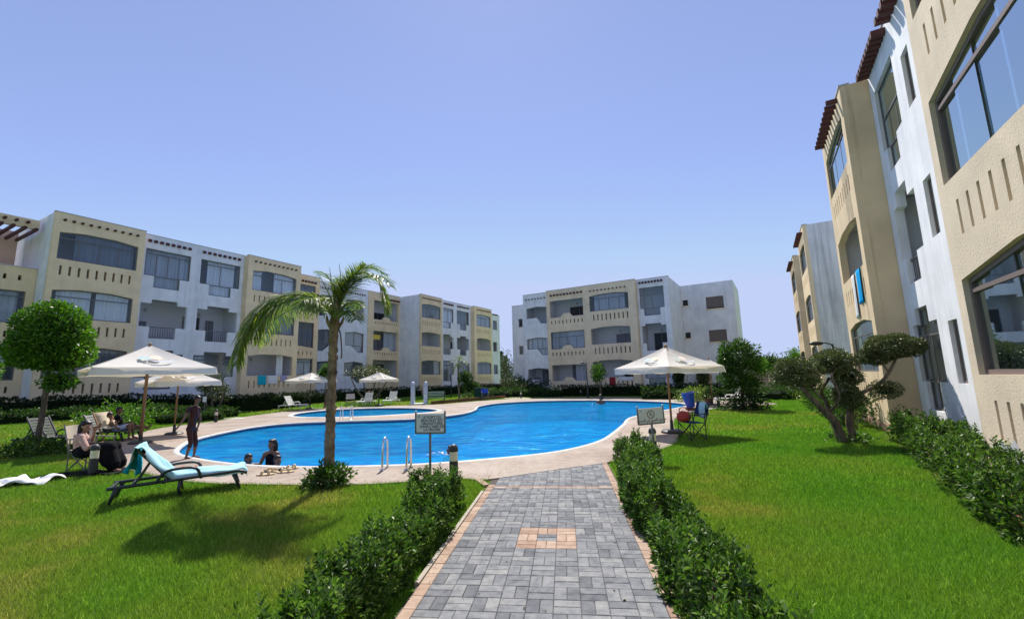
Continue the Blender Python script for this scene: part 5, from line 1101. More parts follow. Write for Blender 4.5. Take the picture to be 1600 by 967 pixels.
cloth('towel', 'pale green towel draped over the back of the navy folding chair', 'towel', lambda u, v: Vector((rc.x+.36+.03*math.sin(v*7)+(.09 if v < .5 else -.06)*0+(v-.5)*-.10, rc.y-.1+u*.36, .95-abs(v-.45)*.75+.01*math.sin(u*17))), 10, 14, 'towel_pale')
dc = G(163, 690); t = empty('deck_chair', (dc.x, dc.y, 0), R(-10), 'wooden deck chair with beige cloth between the woman and the reclining pair', 'deck chair')
for sg in (-.26, .26):
    for a, b in (((-.35, .02), (.25, .95)), ((.45, .02), (-.15, .62)), ((-.1, .5), (.42, .46))): mb = MB(); mb.bar((a[0]*-1, sg, a[1]), (b[0]*-1, sg, b[1]), .04, .025, (0, 1, 0)); mb.build('frame_bar', M['wood'], t)
mb = MB(); V = []
for i in range(9): f = i/8; x = -.25+.67*f; z = .93-.5*f-.16*math.sin(PI*f); V += [(x, -.24, z), (x, .24, z), (x, -.24, z-.012), (x, .24, z-.012)]
F = []
for i in range(8): q = 4*i; F += [(q, q+1, q+5, q+4), (q+2, q+6, q+7, q+3), (q, q+4, q+6, q+2), (q+1, q+3, q+7, q+5)]
mb.add(V, F); mb.build('sling', M['beigecloth'], t, smooth=True)
p = G(547, 637); folding_chair((p.x, p.y), R(-70), 'beigecloth', 'small beige folding chair on the far grass right of the palm trunk', 'greymetal')
t = empty('bag', (p.x-.55, p.y-1.4, 0), 0, 'small dark bag on the deck edge right of the palm trunk', 'bag'); mb = MB(); mb.ell((0, 0, .13), (.22, .14, .14), 12, 8); mb.build('pouch', M['black_cloth'], t, smooth=True); mb = MB(); mb.tube(smooth_line([(-.1, 0, .2), (0, 0, .33), (.1, 0, .2)], 3), .012, 6); mb.build('handle', M['black_cloth'], t)

# ladders
def ladder(c, rz, label, grp='steel pool ladder handrails', sc_=1, gap=.46):
    t = empty('pool_ladder', (c[0], c[1], .02), rz, label, 'pool ladder', grp)
    for x in (0, gap):
        mb = MB(); mb.tube(smooth_line([(x, -.22, 0), (x, -.2, .3), (x, -.17, .50), (x, -.05, .575), (x, .07, .5), (x, .10, .2), (x, .12, -.3), (x, .12, -.9)], 5), .021, 10); mb.build('handrail', M['chrome'], t, smooth=True)
        mb = MB(); mb.lathe([(.05, 0), (.05, .015), (.03, .025)], 12, (x, -.22, 0)); mb.build('foot_plate', M['chrome'], t)
    for z in (-.3, -.6): mb = MB(); mb.box(.02, gap-.02, .08, .16, z, z+.03); mb.build('step', M['chrome'], t)
lc = G(598, 736); ladder((lc.x, lc.y+.2), R(-2), 'tall steel ladder handrails at the near edge of the big pool')
lc = G(531, 657); ladder((lc.x-.1, lc.y+.5), R(0), 'small steel ladder handrails on the strip between the two pools, by the palm')
# bollard lamps
def bollard(x, y, label, z0=0, h=.60):
    t = empty('bollard_lamp', (x, y, z0), 0, label, 'path lamp', 'short black and cream bollard lamps'); s = h/.6
    mb = MB(); mb.lathe([(.072, 0), (.072, .33*s), (.066, .335*s)], 18); mb.build('post', M['darkmetal'], t, smooth=False)
    mb = MB(); mb.lathe([(.064, .336*s), (.067, .34*s), (.067, .485*s), (.06, .49*s)], 18); mb.build('diffuser', M['cream'], t)
    mb = MB(); mb.lathe([(.076, .488*s), (.078, .51*s), (.072, .55*s), (.05, .585*s), (.02, .6*s), (.001, .602*s)], 18); mb.build('cap', M['darkmetal'], t, smooth=True)
bollard(-1.03, 7.6, 'black bollard lamp with cream band standing in the hedge right of the French sign')
bollard(2.78, 9.25, 'bollard lamp just left of the Arabic sign post')
bollard(-8.2, 8.9, 'bollard lamp in front of the woman in the folding chair')
p = G(337, 660); bollard(p.x, p.y, 'bollard lamp beside the hedge at the far left of the deck')
p = G(814, 622); bollard(p.x, p.y, 'bollard lamp at the far pool edge where the walkway starts')
p = G(908, 619); bollard(p.x, p.y, 'bollard lamp on the far grass before the block across the pool')
p = G(1123, 636); bollard(p.x, p.y, 'bollard lamp by the white lounger at the right end of the deck')
p = G(1299, 690); 
# signs
def text(body, size, loc, parent, m, name='lettering', font=None):
    cu = bpy.data.curves.new('txt', 'FONT'); cu.body = body; cu.size = size; cu.align_x = 'CENTER'; cu.align_y = 'CENTER'; cu.extrude = .0008; cu.offset = .0012; cu.space_line = .86
    o = bpy.data.objects.new('txt', cu); C.objects.link(o); bpy.context.view_layer.update(); me = bpy.data.meshes.new_from_object(o.evaluated_get(bpy.context.evaluated_depsgraph_get())); bpy.data.objects.remove(o)
    o = link(name, me, M[m], parent, loc); o.rotation_euler = (R(90), 0, 0); return o
def sign(x, y, label, lean, h0, h1, wd, rz):
    t = empty('notice_sign', (x, y, 0), rz, label, 'sign'); t.rotation_euler = (0, R(lean), rz)
    mb = MB(); mb.tube([(0, 0, 0), (0, 0, h0+.02)], .02, 10); mb.build('post', M['greymetal'], t, smooth=True)
    for sg in (-1, 1):
        mb = MB(); mb.tube([(sg*wd/2, 0, h0), (sg*wd/2, 0, h1+.03)], .016, 8); mb.build('frame_post', M['greymetal'], t, smooth=True)
        mb = MB(); mb.ell((sg*wd/2, 0, h1+.035), (.018, .018, .018), 10, 8); mb.build('ball_cap', M['chrome'], t, smooth=True)
    mb = MB(); mb.box(-wd/2, wd/2, -.014, .014, h0-.012, h0+.016); mb.build('bottom_bar', M['greymetal'], t)
    mb = MB(); mb.box(-wd/2+.014, wd/2-.014, -.008, .008, h0+.017, h1); p_ = mb.build('panel', M['signface'], t)
    return t, p_
t, pn = sign(-1.40, 7.50, 'grey sign in French about wearing the bracelet, on a post before the pool', 0, .80, 1.115, .50, R(-8))
text("LE PORT DU\nBRACELET EST\nOBLIGATOIRE\nDANS L'AIRE DE\nLA PISCINE", .058, (.03, -.0095, .955), pn, 'ink')
def palmlogo(x, z, s, pn):
    mb = MB(); mb.add([(x, -.0095, z-.5*s), (x+.1*s, -.0095, z-.5*s), (x+.06*s, -.0095, z), (x, -.0095, z)], [(0, 1, 2, 3)])
    for a in (20, 60, 110, 150, -15, 195): a = R(a); mb.add([(x+.03*s, -.0096, z), (x+.03*s+math.cos(a)*.3*s-.04*s*math.sin(a), -.0096, z+math.sin(a)*.3*s+.05*s), (x+.03*s+math.cos(a)*.55*s, -.0096, z+math.sin(a)*.4*s-.05*s)], [(0, 2, 1)])
    mb.build('logo', M['ink'], pn)
palmlogo(-.195, 1.065, .07, pn)
t, pn = sign(2.68, 8.82, 'grey sign in Arabic with a crossed out running figure, by the right hedge', -2.5, .72, 1.02, .53, R(8))
ar = '\uFEE3\uFEE4\uFEE8\uFEEE\uFEC9 \uFE8D\uFEDF\uFEA0\uFEAE\uFEF1 \uFED3\uFEF2 \uFE8D\uFEDF\uFEE4\uFEB4\uFE92\uFEA2'[::-1]
text(ar, .062, (0, -.0095, .79), pn, 'inkred')
palmlogo(-.20, .975, .06, pn)
mb = MB(); n = 24; c = (0, .90); V = []; F = []
for i in range(n): a = 2*PI*i/n; V += [(c[0]+.078*math.cos(a), -.0096, c[1]+.078*math.sin(a)), (c[0]+.064*math.cos(a), -.0096, c[1]+.064*math.sin(a))]
for i in range(n): j = (i+1) % n; F.append((2*i, 2*j, 2*j+1, 2*i+1))
mb.add(V, F); mb.bar((-.048, -.0102, .948), (.048, -.0102, .852), .001, .012, (0, 1, 0)); mb.build('ban_ring', M['inkred'], pn)
mb = MB(); y = -.0112
mb.lathe([(.001, 0), (.011, .001), (.001, .002)], 8, (.006, y, .945))
for a, b, w_ in (((.0, .930), (-.004, .893), .016), ((-.004, .893), (.022, .872), .009), ((.022, .872), (.018, .848), .008), ((-.004, .893), (-.018, .868), .009), ((-.018, .868), (-.038, .862), .008), ((.0, .925), (.026, .910), .007), ((.0, .925), (-.024, .912), .007), ((-.024, .912), (-.022, .894), .006)): mb.bar((a[0], y, a[1]), (b[0], y, b[1]), .0006, w_, (0, 1, 0))
mb.build('running_figure', M['ink'], pn)
# small white notice at the far hedge
p = at(320, 624, 22); t = empty('notice_sign', (p.x, p.y, 0), 0, 'small white notice on a thin stake in front of the dark tree at left', 'sign'); mb = MB(); mb.tube([(0, 0, 0), (0, 0, p.z)], .012, 6); mb.build('post', M['greymetal'], t); mb = MB(); mb.box(-.09, .09, -.02, -.005, p.z-.12, p.z+.14); mb.build('panel', M['resin_white'], t)
# lamp posts
def lamppost(px, py0, Y, top, arm, label):
    b0 = at(px, py0, Y); h = at(px, top, Y).z; t = empty('street_lamp', (b0.x, b0.y, 0), 0, label, 'lamp post', 'garden lamp posts'); mb = MB(); mb.lathe([(.055, 0), (.05, .4), (.035, h)], 10); mb.build('post', M['darkmetal'], t, smooth=True)
    mb = MB(); mb.tube([(0, 0, h-.02), (arm*.4, 0, h+.04), (arm*.7, 0, h+.04)], .02, 6); mb.build('arm', M['darkmetal'], t); mb = MB(); mb.ell((arm, 0, h+.03), (abs(arm)*.45, .12, .07), 12, 8); mb.build('lamp_head', M['darkmetal'], t, smooth=True)
lamppost(918, 608, 34.2, 567, -.3, 'dark lamp post in front of the block across the pool')
lamppost(489, 620, 38, 567, .3, 'dark lamp post seen over the parasol left of the palm')
lamppost(705, 608, 42, 570, -.3, 'thin lamp post before the far bays of the left building')
lamppost(1317, 660, 14.0, 537, -.5, 'dark lamp post with a flat arm behind the olive tree')
# showers
sb = at(655, 632, 32.2)
for k, (px, lab) in enumerate(((645, 'left one of the two blue white shower columns by the small pool'), (665, 'right one of the two blue white shower columns by the small pool'))):
    p = at(px, 632, 32.2); t = empty('shower_column', (p.x, p.y, 0), 0, lab, 'shower', 'blue white shower columns'); mb = MB(); mb.box(-.13, .13, -.13, .13, .08, 1.35); mb.box(-.16, .16, -.16, .16, .0, .08); mb.build('column', M['bluewhite'], t)
    mb = MB(); mb.ell((0, 0, 1.47), (.15, .15, .15), 12, 8); mb.build('globe', M['bluewhite'], t, smooth=True); mb = MB(); mb.tube([(0, -.14, 1.2), (0, -.3, 1.25), (0, -.34, 1.2)], .02, 6); mb.lathe([(.02, 0), (.06, -.03)], 8, (0, -.34, 1.19)); mb.build('shower_head', M['chrome'], t)
    mb = MB(); mb.box(-.05, .05, -.15, -.131, .55, .7); mb.build('tap', M['chrome'], t)
mb = MB(); mb.box(-.1, 1.1, -.5, .35, .0, .09); o = mb.build('shower_tray', M['resin_white'], None, loc=(sb.x-.5, sb.y, .01)); props(o, 'low white shower tray between the two shower columns', 'shower tray')
p = at(681, 631, 32.6); t = empty('bench', (p.x, p.y, 0), R(4), 'slatted pale green garden bench with a brown front beside the showers', 'bench')
for z in (.42, .46): pass
for i in range(4): mb = MB(); mb.box(-.65, .65, -.2+i*.11, -.11+i*.11, .42, .45); mb.build('seat_slat', M['greenpaint'], t)
for i in range(3): mb = MB(); mb.box(-.65, .65, .26, .29, .56+i*.12, .64+i*.12); mb.build('back_slat', M['greenpaint'], t)
for x in (-.6, .6):
    mb = MB(); mb.box(x-.03, x+.03, -.2, -.14, 0, .42); mb.build('leg', M['darkmetal'], t); mb = MB(); mb.box(x-.03, x+.03, .2, .25, 0, .92); mb.build('leg', M['darkmetal'], t)
mb = MB(); a, b = at(670, 633, 31.3), at(700, 628, 33.6); 
mb = MB(); pts = [(-5.85, 31.6, .0), (-5.0, 33.0, 0), (-3.4, 35.2, 0), (-1.2, 38.6, 0), (-.6, 40, 0)]
for a, b in zip(pts, pts[1:]): a, b = Vector(a), Vector(b); mb.bar(a+Vector((0, 0, .12)), b+Vector((0, 0, .12)), .10, .24)
o = mb.build('timber_edging', M['brown'], None); props(o, 'low brown timber edging running from the bench towards the walkway', 'edging')
p = at(748, 628, 37.0); t = empty('service_cart', (p.x, p.y, 0), R(8), 'dark green wheeled bin cart at the far deck edge beside the blue chair', 'cart')
mb = MB(); mb.box(-.36, .36, -.25, .25, .22, .92); mb.build('body', M['green_cloth'], t); mb = MB(); mb.box(-.4, .4, -.29, .29, .921, .99); mb.build('lid', M['green_cloth'], t)
for x in (-.28, .28): mb = MB(); mb.tube([(x-.0, -.27, .11), (x, -.22, .11)], .11, 12); mb.build('wheel', M['darkmetal'], t)
mb = MB(); mb.tube([(.4, -.15, .9), (.52, -.15, .95), (.52, .15, .95), (.4, .15, .9)], .015, 6); mb.build('handle', M['greymetal'], t)
p = at(758, 627, 36.0); folding_chair((p.x, p.y), R(-80), 'blueplastic', 'royal blue folding chair at the far deck edge beside the dark cart', 'greymetal', cat='folding chair')
# blue bin on a stand
p = G(1080, 641); t = empty('litter_bin', (p.x, p.y, .02), R(0), 'royal blue tapered litter bin tilted on a post at the right end of the pool', 'bin')
mb = MB(); mb.lathe([(.17, 0), (.19, .02), (.27, .62), (.29, .62), (.29, .66), (.25, .66), (.17, .1)], 20, (0, 0, 0)); o = mb.build('bucket', M['blueplastic'], t, loc=(0, 0, .12)); o.rotation_euler = (0, R(-9), 0)
mb = MB(); mb.tube([(.34, .05, 0), (.34, .05, .80), (.0, .05, .84)], .02, 8); mb.build('post', M['greymetal'], t); mb = MB(); mb.box(-.2, .2, -.15, .15, 0, .10); mb.build('foot', M['brown'], t)
# potted flower table by the far right umbrella
p = G(1108, 633); t = empty('plant_pot', (p.x, p.y, .0), 0, 'small potted plant standing by the far right parasol pole', 'potted plant'); mb = MB(); mb.lathe([(.14, 0), (.2, .3), (.22, .3), (.22, .34), (.17, .34)], 14); mb.build('pot', M['brown'], t); foliage('foliage', [blob((0, 0, .55), (.32, .3, .26), 260, .12, .3, .8)], 'leaf_mid', t)
# sandals and small things on the deck
def sandal(px, py, rz, m='sandal', lab='', s=1.0):
    p = G(px, py, .02); t = empty('sandal', (p.x, p.y, .02), rz, lab, 'sandal', 'sandals left on the deck'); V = [(.13*math.cos(a)*s, (.045+.008*math.cos(a))*math.sin(a)*s) for a in np.linspace(0, 2*PI, 14, False)]
    mb = MB(); plate(mb, V, [], 0, .022, lambda u, y, z: (u, z, y)); mb.build('sole', M[m], t, recalc=True)
    for x0 in (.05, -.07): mb = MB(); mb.tube(smooth_line([(x0, -.045*s, .015), (x0+.01, -.03, .06), (x0+.015, .0, .072), (x0+.01, .03, .06), (x0, .045*s, .015)], 3), .02, 6); mb.build('strap', M[m], t, smooth=True)
sandal(415, 742, R(15), lab='beige sandal nearest the lounger, first of the left pair', s=1.2); sandal(425, 737, R(-20), lab='beige sandal, second of the left pair on the deck', s=1.2)
sandal(446, 738, R(20), lab='beige sandal, left one of the right hand pair', s=1.2); sandal(455, 733, R(60), lab='beige sandal closest to the water, right hand pair', s=1.2)
p = G(428, 735, .02); cloth('swim_cloth', 'small dark cloth lying behind the left pair of sandals', 'cloth', lambda u, v: Vector(((u-.5)*.34, (v-.5)*.22, .02+.015*math.sin(u*9+v*6))), 8, 8, 'black_cloth', (p.x, p.y, .02), .2)
p = G(289, 734, .02); cloth('swim_cloth', 'reddish cloth on the deck behind the dark lounger', 'cloth', lambda u, v: Vector(((u-.5)*.34, (v-.5)*.25, .03+.03*math.sin(u*9+v*6))), 8, 8, 'red', (p.x, p.y, .02), .2)

# ---- people
def remeshed(mb, vox, name, m, parent, sm=2):
    me = bpy.data.meshes.new('tmp'); me.from_pydata([tuple(v) for v in mb.v], [], mb.f); o = bpy.data.objects.new('tmp', me); C.objects.link(o)
    r = o.modifiers.new('r', 'REMESH'); r.mode = 'VOXEL'; r.voxel_size = vox; s = o.modifiers.new('s', 'SMOOTH'); s.iterations = sm; s.factor = .5
    bpy.context.view_layer.update(); me2 = bpy.data.meshes.new_from_object(o.evaluated_get(bpy.context.evaluated_depsgraph_get())); bpy.data.objects.remove(o)
    return link(name, me2, M[m], parent, smooth=True)
def cap(mb, a, b, ra, rb):
    a, b = Vector(a), Vector(b); n = 4; P = []; Rr_ = []; d = (b-a).normalized()
    for i in (-1, -.7, 0): P.append(a+d*ra*i); Rr_.append(ra*math.sqrt(max(.02, 1-i*i)))
    for i in (0, .7, 1): P.append(b+d*rb*i); Rr_.append(rb*math.sqrt(max(.02, 1-i*i)))
    mb.tube(P, Rr_, 12)
def hand(mb, w, d, s, side, curl=.5):
    d = d.normalized(); up = Vector((0, 0, 1)); r = d.cross(up); r = r.normalized() if r.length > .1 else Vector((1, 0, 0)); n = r.cross(d)
    cap(mb, w, w+d*.045*s, .024*s, .030*s); cap(mb, w+d*.05*s-r*.02*s, w+d*.05*s+r*.02*s, .018*s, .018*s)
    for i, (o_, l) in enumerate(((-.028, .062), (-.010, .072), (.009, .068), (.027, .052))):
        a = w+d*.065*s+r*o_*s; b = a+(d-n*.15*curl)*l*.55*s+r*o_*.2*s; c = b+(d-n*.9*curl)*l*.45*s; cap(mb, a, b, .0095*s, .009*s); cap(mb, b, c, .009*s, .0075*s)
    a = w+d*.02*s+r*side*.025*s; b = a+(d*.5+r*side*.8-n*.2)*.045*s; cap(mb, a, b, .012*s, .010*s); cap(mb, b, b+(d*.9+r*side*.3)*.03*s, .010*s, .008*s)
def head(t, mb, c, face, s=1.0):
    """skull, jaw, nose, ears into the body surface; returns frame"""
    f = Vector(face); f = f.normalized(); r = f.cross(Vector((0, 0, 1))).normalized(); u = r.cross(f); k = s
    def e(cc, rr):
        b = MB().ell((0, 0, 0), rr, 14, 10); q = c+r*cc[0]+f*cc[1]+u*cc[2]; mb.add([q+r*x+f*y+u*z for x, y, z in b.v], b.f)
    e((0, -.012*k, .02*k), (.074*k, .092*k, .092*k)); e((0, .025*k, -.045*k), (.055*k, .062*k, .062*k)); e((0, .045*k, -.085*k), (.028*k, .028*k, .024*k))
    e((0, .094*k, -.012*k), (.012*k, .018*k, .024*k)); e((0, .084*k, .012*k), (.034*k, .012*k, .010*k)); e((0, .082*k, -.052*k), (.022*k, .012*k, .008*k))
    for sg in (-1, 1): e((sg*.076*k, -.008*k, -.01*k), (.010*k, .018*k, .028*k)); e((sg*.035*k, .06*k, -.03*k), (.022*k, .025*k, .022*k))
    for sg in (-1, 1):
        b = MB(); q = c+r*(sg*.031*k)+f*(.079*k)+u*(.0*k); b.ell(q, (.011*k, .011*k, .008*k), 8, 6); b.build('eye', M['hair'], t)
    return r, f, u
def hair_short(t, c, fr, s=1.0, long=0, vox=.012):
    r, f, u = fr; mb = MB()
    def e(cc, rr):
        b = MB().ell((0, 0, 0), rr, 14, 10); q = c+r*cc[0]+f*cc[1]+u*cc[2]; mb.add([q+r*x+f*y+u*z for x, y, z in b.v], b.f)
    e((0, -.03*s, .042*s), (.087*s, .095*s, .088*s)); e((0, -.055*s, -.01*s), (.078*s, .06*s, .09*s)); e((0, .03*s, .085*s), (.062*s, .045*s, .03*s))
    if long:
        for a in (-1, -.4, .4, 1): cap(mb, c+r*(a*.06*s)-f*.06*s, c+r*(a*.085*s)-f*.07*s-Vector((0, 0, long)), .045*s, .026*s)
    return remeshed(mb, vox, 'hair', 'hair', t)
def person(label, J, s, skin, face, clothes, long=0, vox=.009, cat='person', loc=None, hands=True, head_s=None):
    """J: joints in world space; clothes: list of (name, material, [(a, b, ra, rb)])"""
    loc = loc or J['pelvis'].copy(); loc = Vector((loc.x, loc.y, 0)); t = empty('person', loc, 0, label, cat); J = {k: v-loc for k, v in J.items()}
    mb = MB(); q = lambda k: J[k]
    if 'hipL' in J:
        cap(mb, q('hipL'), q('hipR'), .085*s, .085*s)
    ch = q('neck').lerp(q('pelvis'), .30); wa = q('neck').lerp(q('pelvis'), .68)
    cap(mb, q('pelvis'), wa, .105*s, .098*s); cap(mb, wa, ch, .098*s, .12*s)
    sh = q('shL').lerp(q('shR'), .5); cap(mb, q('shL').lerp(sh, .25), q('shR').lerp(sh, .25), .062*s, .062*s); cap(mb, ch, sh, .11*s, .07*s); cap(mb, q('neck'), q('head'), .048*s, .046*s); cap(mb, sh, q('neck'), .06*s, .05*s)
    for S in 'LR':
        if 'el'+S in J: cap(mb, q('sh'+S), q('el'+S), .046*s, .036*s)
        if 'wr'+S in J:
            cap(mb, q('el'+S), q('wr'+S), .036*s, .023*s)
            if hands: hand(mb, q('wr'+S), q('wr'+S)-q('el'+S), s, 1 if S == 'L' else -1, .6)
        if 'kn'+S in J: cap(mb, q('hip'+S), q('kn'+S), .078*s, .052*s)
        if 'an'+S in J: cap(mb, q('kn'+S), q('kn'+S).lerp(q('an'+S), .35), .052*s, .055*s); cap(mb, q('kn'+S).lerp(q('an'+S), .35), q('an'+S), .055*s, .032*s)
        if 'toe'+S in J: cap(mb, q('an'+S)-Vector((0, 0, .03*s)), q('toe'+S), .034*s, .024*s); cap(mb, q('an'+S)-(q('toe'+S)-q('an'+S)).normalized()*.03*s-Vector((0, 0, .035*s)), q('an'+S), .03*s, .03*s)
    hc = q('head'); fr = head(t, mb, hc, face, (head_s or s))
    remeshed(mb, vox, 'body', skin, t)
    for nm, m_, caps in clothes:
        mb = MB()
        for a, b, ra, rb in caps: cap(mb, a-loc, b-loc, ra*s, rb*s)
        remeshed(mb, vox*1.2, nm, m_, t)
    hair_short(t, hc, fr, (head_s or s), long)
    return t
a_ = lambda x, y, Y: at(x, y, Y)
# standing girl at the pool edge
Y = 10.76; J = dict(head=a_(309, 624, Y), neck=a_(306, 634, Y), shL=a_(296, 638, Y-.12), shR=a_(310, 638, Y+.14), elL=a_(287, 655, Y-.2), wrL=a_(278, 667, Y-.24), elR=a_(313, 655, Y+.2), wrR=a_(308, 670, Y+.12), pelvis=a_(299, 667, Y), hipL=a_(296, 670, Y-.08), hipR=a_(302, 670, Y+.08),
             knL=a_(298, 692, Y-.09), knR=a_(306, 691, Y+.07), anL=a_(291, 713, Y-.1), anR=a_(303, 711, Y+.06), toeL=a_(300, 716.5, Y-.12), toeR=a_(312, 714, Y+.04))
j = J; t = person('thin girl in a maroon swimsuit and leggings standing at the left pool edge', J, .76, 'skin', (.9, -.1, -.35), [('swimsuit', 'maroon', [(j['pelvis'], j['neck'].lerp(j['pelvis'], .7), .118, .112), (j['neck'].lerp(j['pelvis'], .7), j['neck'].lerp(j['pelvis'], .3), .112, .132), (j['neck'].lerp(j['pelvis'], .3), j['neck'].lerp(j['pelvis'], .1), .13, .09), (j['hipL'], j['hipR'], .1, .1), (j['shL'], j['shL'].lerp(j['elL'], .35), .058, .055), (j['shR'], j['shR'].lerp(j['elR'], .35), .058, .055), (j['shL'], j['shR'], .066, .066)]),
      ('leggings', 'maroon', [(j['hipL'], j['knL'], .09, .064), (j['hipR'], j['knR'], .09, .064), (j['knL'], j['knL'].lerp(j['anL'], .3), .064, .06), (j['knR'], j['knR'].lerp(j['anR'], .3), .064, .06)])])
# woman in the folding chair
Y = 9.3; J = dict(head=a_(135, 666, Y), neck=a_(128, 677, Y), shL=a_(126, 683, Y-.17), shR=a_(122, 681, Y+.17), elL=a_(135, 700, Y-.2), wrL=a_(156, 693, Y-.12), elR=a_(143, 694, Y+.2), wrR=a_(148, 673, Y+.1), pelvis=a_(128, 704, Y), hipL=a_(131, 706, Y-.09), hipR=a_(130, 704, Y+.09), knL=a_(170, 699, Y-.11), knR=a_(178, 698, Y+.11), anL=a_(176, 730, Y-.12), anR=a_(186, 727, Y+.12), toeL=a_(192, 736, Y-.16), toeR=a_(198, 731, Y+.1))
j = J; ch = j['neck'].lerp(j['pelvis'], .4); person('woman with long black hair, pink patterned top and long black skirt in a folding chair', J, 1.0, 'skin_light', (.92, -.15, -.3), [('blouse', 'pink_cloth', [(j['pelvis'], ch, .13, .14), (ch, j['neck'].lerp(j['pelvis'], .12), .14, .09), (j['shL'], j['shR'], .075, .075), (j['shL'], j['elL'], .066, .056), (j['shR'], j['elR'], .066, .056)]),
      ('skirt', 'black_cloth', [(j['pelvis'], j['knL'], .15, .13), (j['pelvis'], j['knR'], .15, .13), (j['knL'], j['anL']+Vector((0, 0, .06)), .10, .13), (j['knR'], j['anR']+Vector((0, 0, .06)), .10, .13), (j['knL'].lerp(j['knR'], .5), j['anL'].lerp(j['anR'], .5)+Vector((-.06, 0, .08)), .10, .13), (j['pelvis'].lerp(j['knL'], .6), j['anL']+Vector((-.12, 0, .1)), .10, .10), (j['hipL'], j['hipR'], .13, .13)])], long=.34)
# two on the lounger
Y = 14.6; J = dict(head=a_(172, 649, Y), neck=a_(174, 656, Y), shL=a_(176, 660, Y-.16), shR=a_(174, 659, Y+.16), elL=a_(184, 670, Y-.2), wrL=a_(192, 667, Y-.12), elR=a_(184, 668, Y+.2), wrR=a_(196, 664, Y+.12), pelvis=a_(182, 671, Y), hipL=a_(184, 671, Y-.09), hipR=a_(184, 670, Y+.09), knL=a_(203, 664, Y-.12), knR=a_(207, 662, Y+.1), anL=a_(201, 683, Y-.13), anR=a_(208, 681, Y+.1), toeL=a_(210, 686, Y-.16), toeR=a_(217, 684, Y+.1))
j = J; person('bare chested boy in white and blue shorts sitting with bent knees on the shaded lounger', J, .85, 'skin', (.9, -.2, -.25), [('shorts', 'shorts', [(j['pelvis'], j['pelvis'].lerp(j['neck'], .2), .125, .12), (j['hipL'], j['knL'].lerp(j['hipL'], .35), .10, .085), (j['hipR'], j['knR'].lerp(j['hipR'], .35), .1, .085), (j['hipL'], j['hipR'], .1, .1)])], vox=.011)
Y = 15.3; J = dict(head=a_(187, 641, Y), neck=a_(184, 649, Y), shL=a_(184, 653, Y-.18), shR=a_(182, 652, Y+.18), elL=a_(190, 665, Y-.22), wrL=a_(201, 662, Y-.15), elR=a_(190, 663, Y+.22), wrR=a_(203, 659, Y+.1), pelvis=a_(186, 670, Y), hipL=a_(188, 670, Y-.09), hipR=a_(188, 669, Y+.09), knL=a_(210, 666, Y-.1), knR=a_(211, 665, Y+.1), anL=a_(231, 668, Y-.1), anR=a_(232, 667, Y+.1), toeL=a_(236, 664, Y-.1), toeR=a_(237, 663, Y+.1))
j = J; ch = j['neck'].lerp(j['pelvis'], .4); person('dark haired person in black reclining with legs stretched on the shaded lounger', J, .95, 'skin', (.95, -.1, -.1), [('shirt', 'black_cloth', [(j['pelvis'], ch, .12, .14), (ch, j['neck'].lerp(j['pelvis'], .12), .14, .09), (j['shL'], j['shR'], .075, .075), (j['shL'], j['elL'], .06, .05), (j['shR'], j['elR'], .06, .05)]), ('shorts', 'black_cloth', [(j['hipL'], j['knL'], .095, .07), (j['hipR'], j['knR'], .095, .07), (j['hipL'], j['hipR'], .1, .1)])], vox=.011)
# swimmers (their bodies go on below the surface)
def swimmer(label, px, py, Y, s, face, long=0, skin='skin', arms=0, suit=None):
    h = at(px, py, Y); J = dict(head=h, neck=h+Vector((0, .01, -.13*s)), shL=h+Vector((-.15*s, 0, -.21*s)), shR=h+Vector((.15*s, 0, -.21*s)), pelvis=h+Vector((0, .03, -.68*s)), hipL=h+Vector((-.08*s, .03, -.72*s)), hipR=h+Vector((.08*s, .03, -.72*s)), knL=h+Vector((-.1*s, .1, -1.0*s)), knR=h+Vector((.1*s, .1, -1.0*s)), elL=h+Vector((-.22*s, -.05, -.43*s)), elR=h+Vector((.22*s, -.05, -.43*s)))
    J['wrL'] = h+Vector((-.26*s+arms*.1, -.22*s, -.40*s)); J['wrR'] = h+Vector((.26*s, -.22*s, -.42*s))
    cl = [('swimsuit', suit, [(J['pelvis'], J['neck'].lerp(J['pelvis'], .3), .12, .13)])] if suit else []
    return person(label, J, s, skin, face, cl, long, .012)
swimmer('girl with long wet black hair standing chest deep in the near left of the pool', 425, 694, 10.2, .95, (-.3, -1, -.1), .30, suit='black_cloth')
swimmer('boy swimming up to his neck left of the long haired girl', 389, 717, 10.15, .95, (.8, -.5, 0))
swimmer('child whose head shows just below the long haired girl, at the pool edge', 434, 719, 9.75, .9, (.8, -.6, 0))
swimmer('dark haired swimmer surfacing behind the bollard lamp beside the French sign', 704, 703, 11.0, .95, (-.9, -.3, .1))
swimmer('lone bather with dark hair near the far edge of the big pool', 938, 620, 29.0, 1.35, (-.8, -.6, 0), .15)
M['foam'] = mat('white_water_splash', (.75, .82, .88), .5, .4)
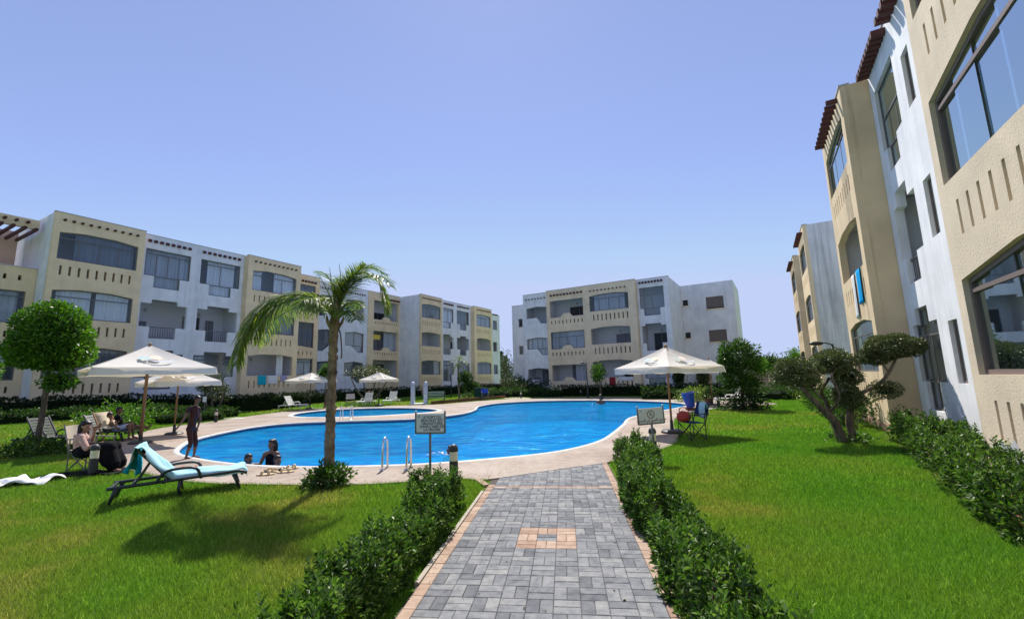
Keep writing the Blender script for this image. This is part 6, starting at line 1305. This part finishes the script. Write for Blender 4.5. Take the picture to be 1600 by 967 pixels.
for (px, py, r_, lab) in ((690, 709, .35, 'white splash in the water beside the swimmer behind the bollard lamp'), (934, 631, .5, 'white ripple of splash round the lone far bather')):
    p = G(px, py, -.09); mb = MB()
    for i in range(26): a = rnd.uniform(0, 2*PI); q = rnd.uniform(0, 1)**.7*r_; mb.ell((math.cos(a)*q, math.sin(a)*q*.7, rnd.uniform(0, .03)), (rnd.uniform(.01, .05), rnd.uniform(.01, .03), rnd.uniform(.005, .015)), 6, 4)
    o = mb.build('splash', M['foam'], None, 'stuff', True, (p.x, p.y, -.095)); props(o, lab, 'splash', kind='stuff')
# ---- far wall and low fences on the right
M['farwall'] = stucco('brown_far_wall', (.42, .27, .20), amount=.3); M['palewall'] = stucco('pale_pink_garden_wall', (.50, .40, .32), amount=.2)
t = empty('boundary_wall', (24, 58, 0), R(-12), 'brown boundary wall beyond the shrubs between the block and the right building', 'wall')
mb = MB(); mb.box(-9, 14, 0, .3, 0, 3.4); mb.build('wall_panel', M['farwall'], t)
for i in range(8): mb = MB(); mb.box(-9+i*3-.2, -9+i*3+.2, -.12, -.001, 0, 3.55); mb.build('pillar', M['farwall'], t)
t = empty('garden_fence', (22, 44, 0), R(-14), 'low pale pink garden wall with posts behind the far shrubs', 'fence')
mb = MB(); mb.box(-5.5, 9, 0, .2, 0, .75); mb.build('wall_panel', M['palewall'], t)
for i in range(11): mb = MB(); mb.box(-5.5+i*1.4-.1, -5.5+i*1.4+.1, -.05, .25, .751, 1.35); mb.build('post', M['palewall'], t)
for z in (.95, 1.15): mb = MB(); mb.box(-5.4, 8.9, .08, .12, z, z+.05); mb.build('rail', M['greymetal'], t)

# dry leaves blown onto the paving
P = []; 
for i in range(170):
    q = pw(rnd.uniform(-.1, PW+.1) if rnd.random() < .5 else rnd.choice((-.08, PW+.03))+rnd.uniform(-.08, .12), rnd.uniform(-3, 3.2)); P.append((q.x, q.y, .02))
for i in range(120):
    q = G(rnd.uniform(330, 930), rnd.uniform(738, 755), .02)
    if inside(q.x, q.y, deck) and not inside(q.x, q.y, pool): P.append((q.x, q.y, .024))
D = nr.normal(size=(len(P), 3)); D[:, 2] *= .12; V, F = leaves_mesh(np.array(P), D, nr.uniform(.012, .035, len(P)), .45, .5)
M['dryleaf'] = leafm('dry_leaf', [(.10, .06, .02), (.2, .13, .05), (.10, .14, .03)], .1)
props(link('fallen_leaves', np_mesh(V, F), M['dryleaf']), 'small dry leaves scattered on the block path and deck', 'leaves', None, 'stuff')
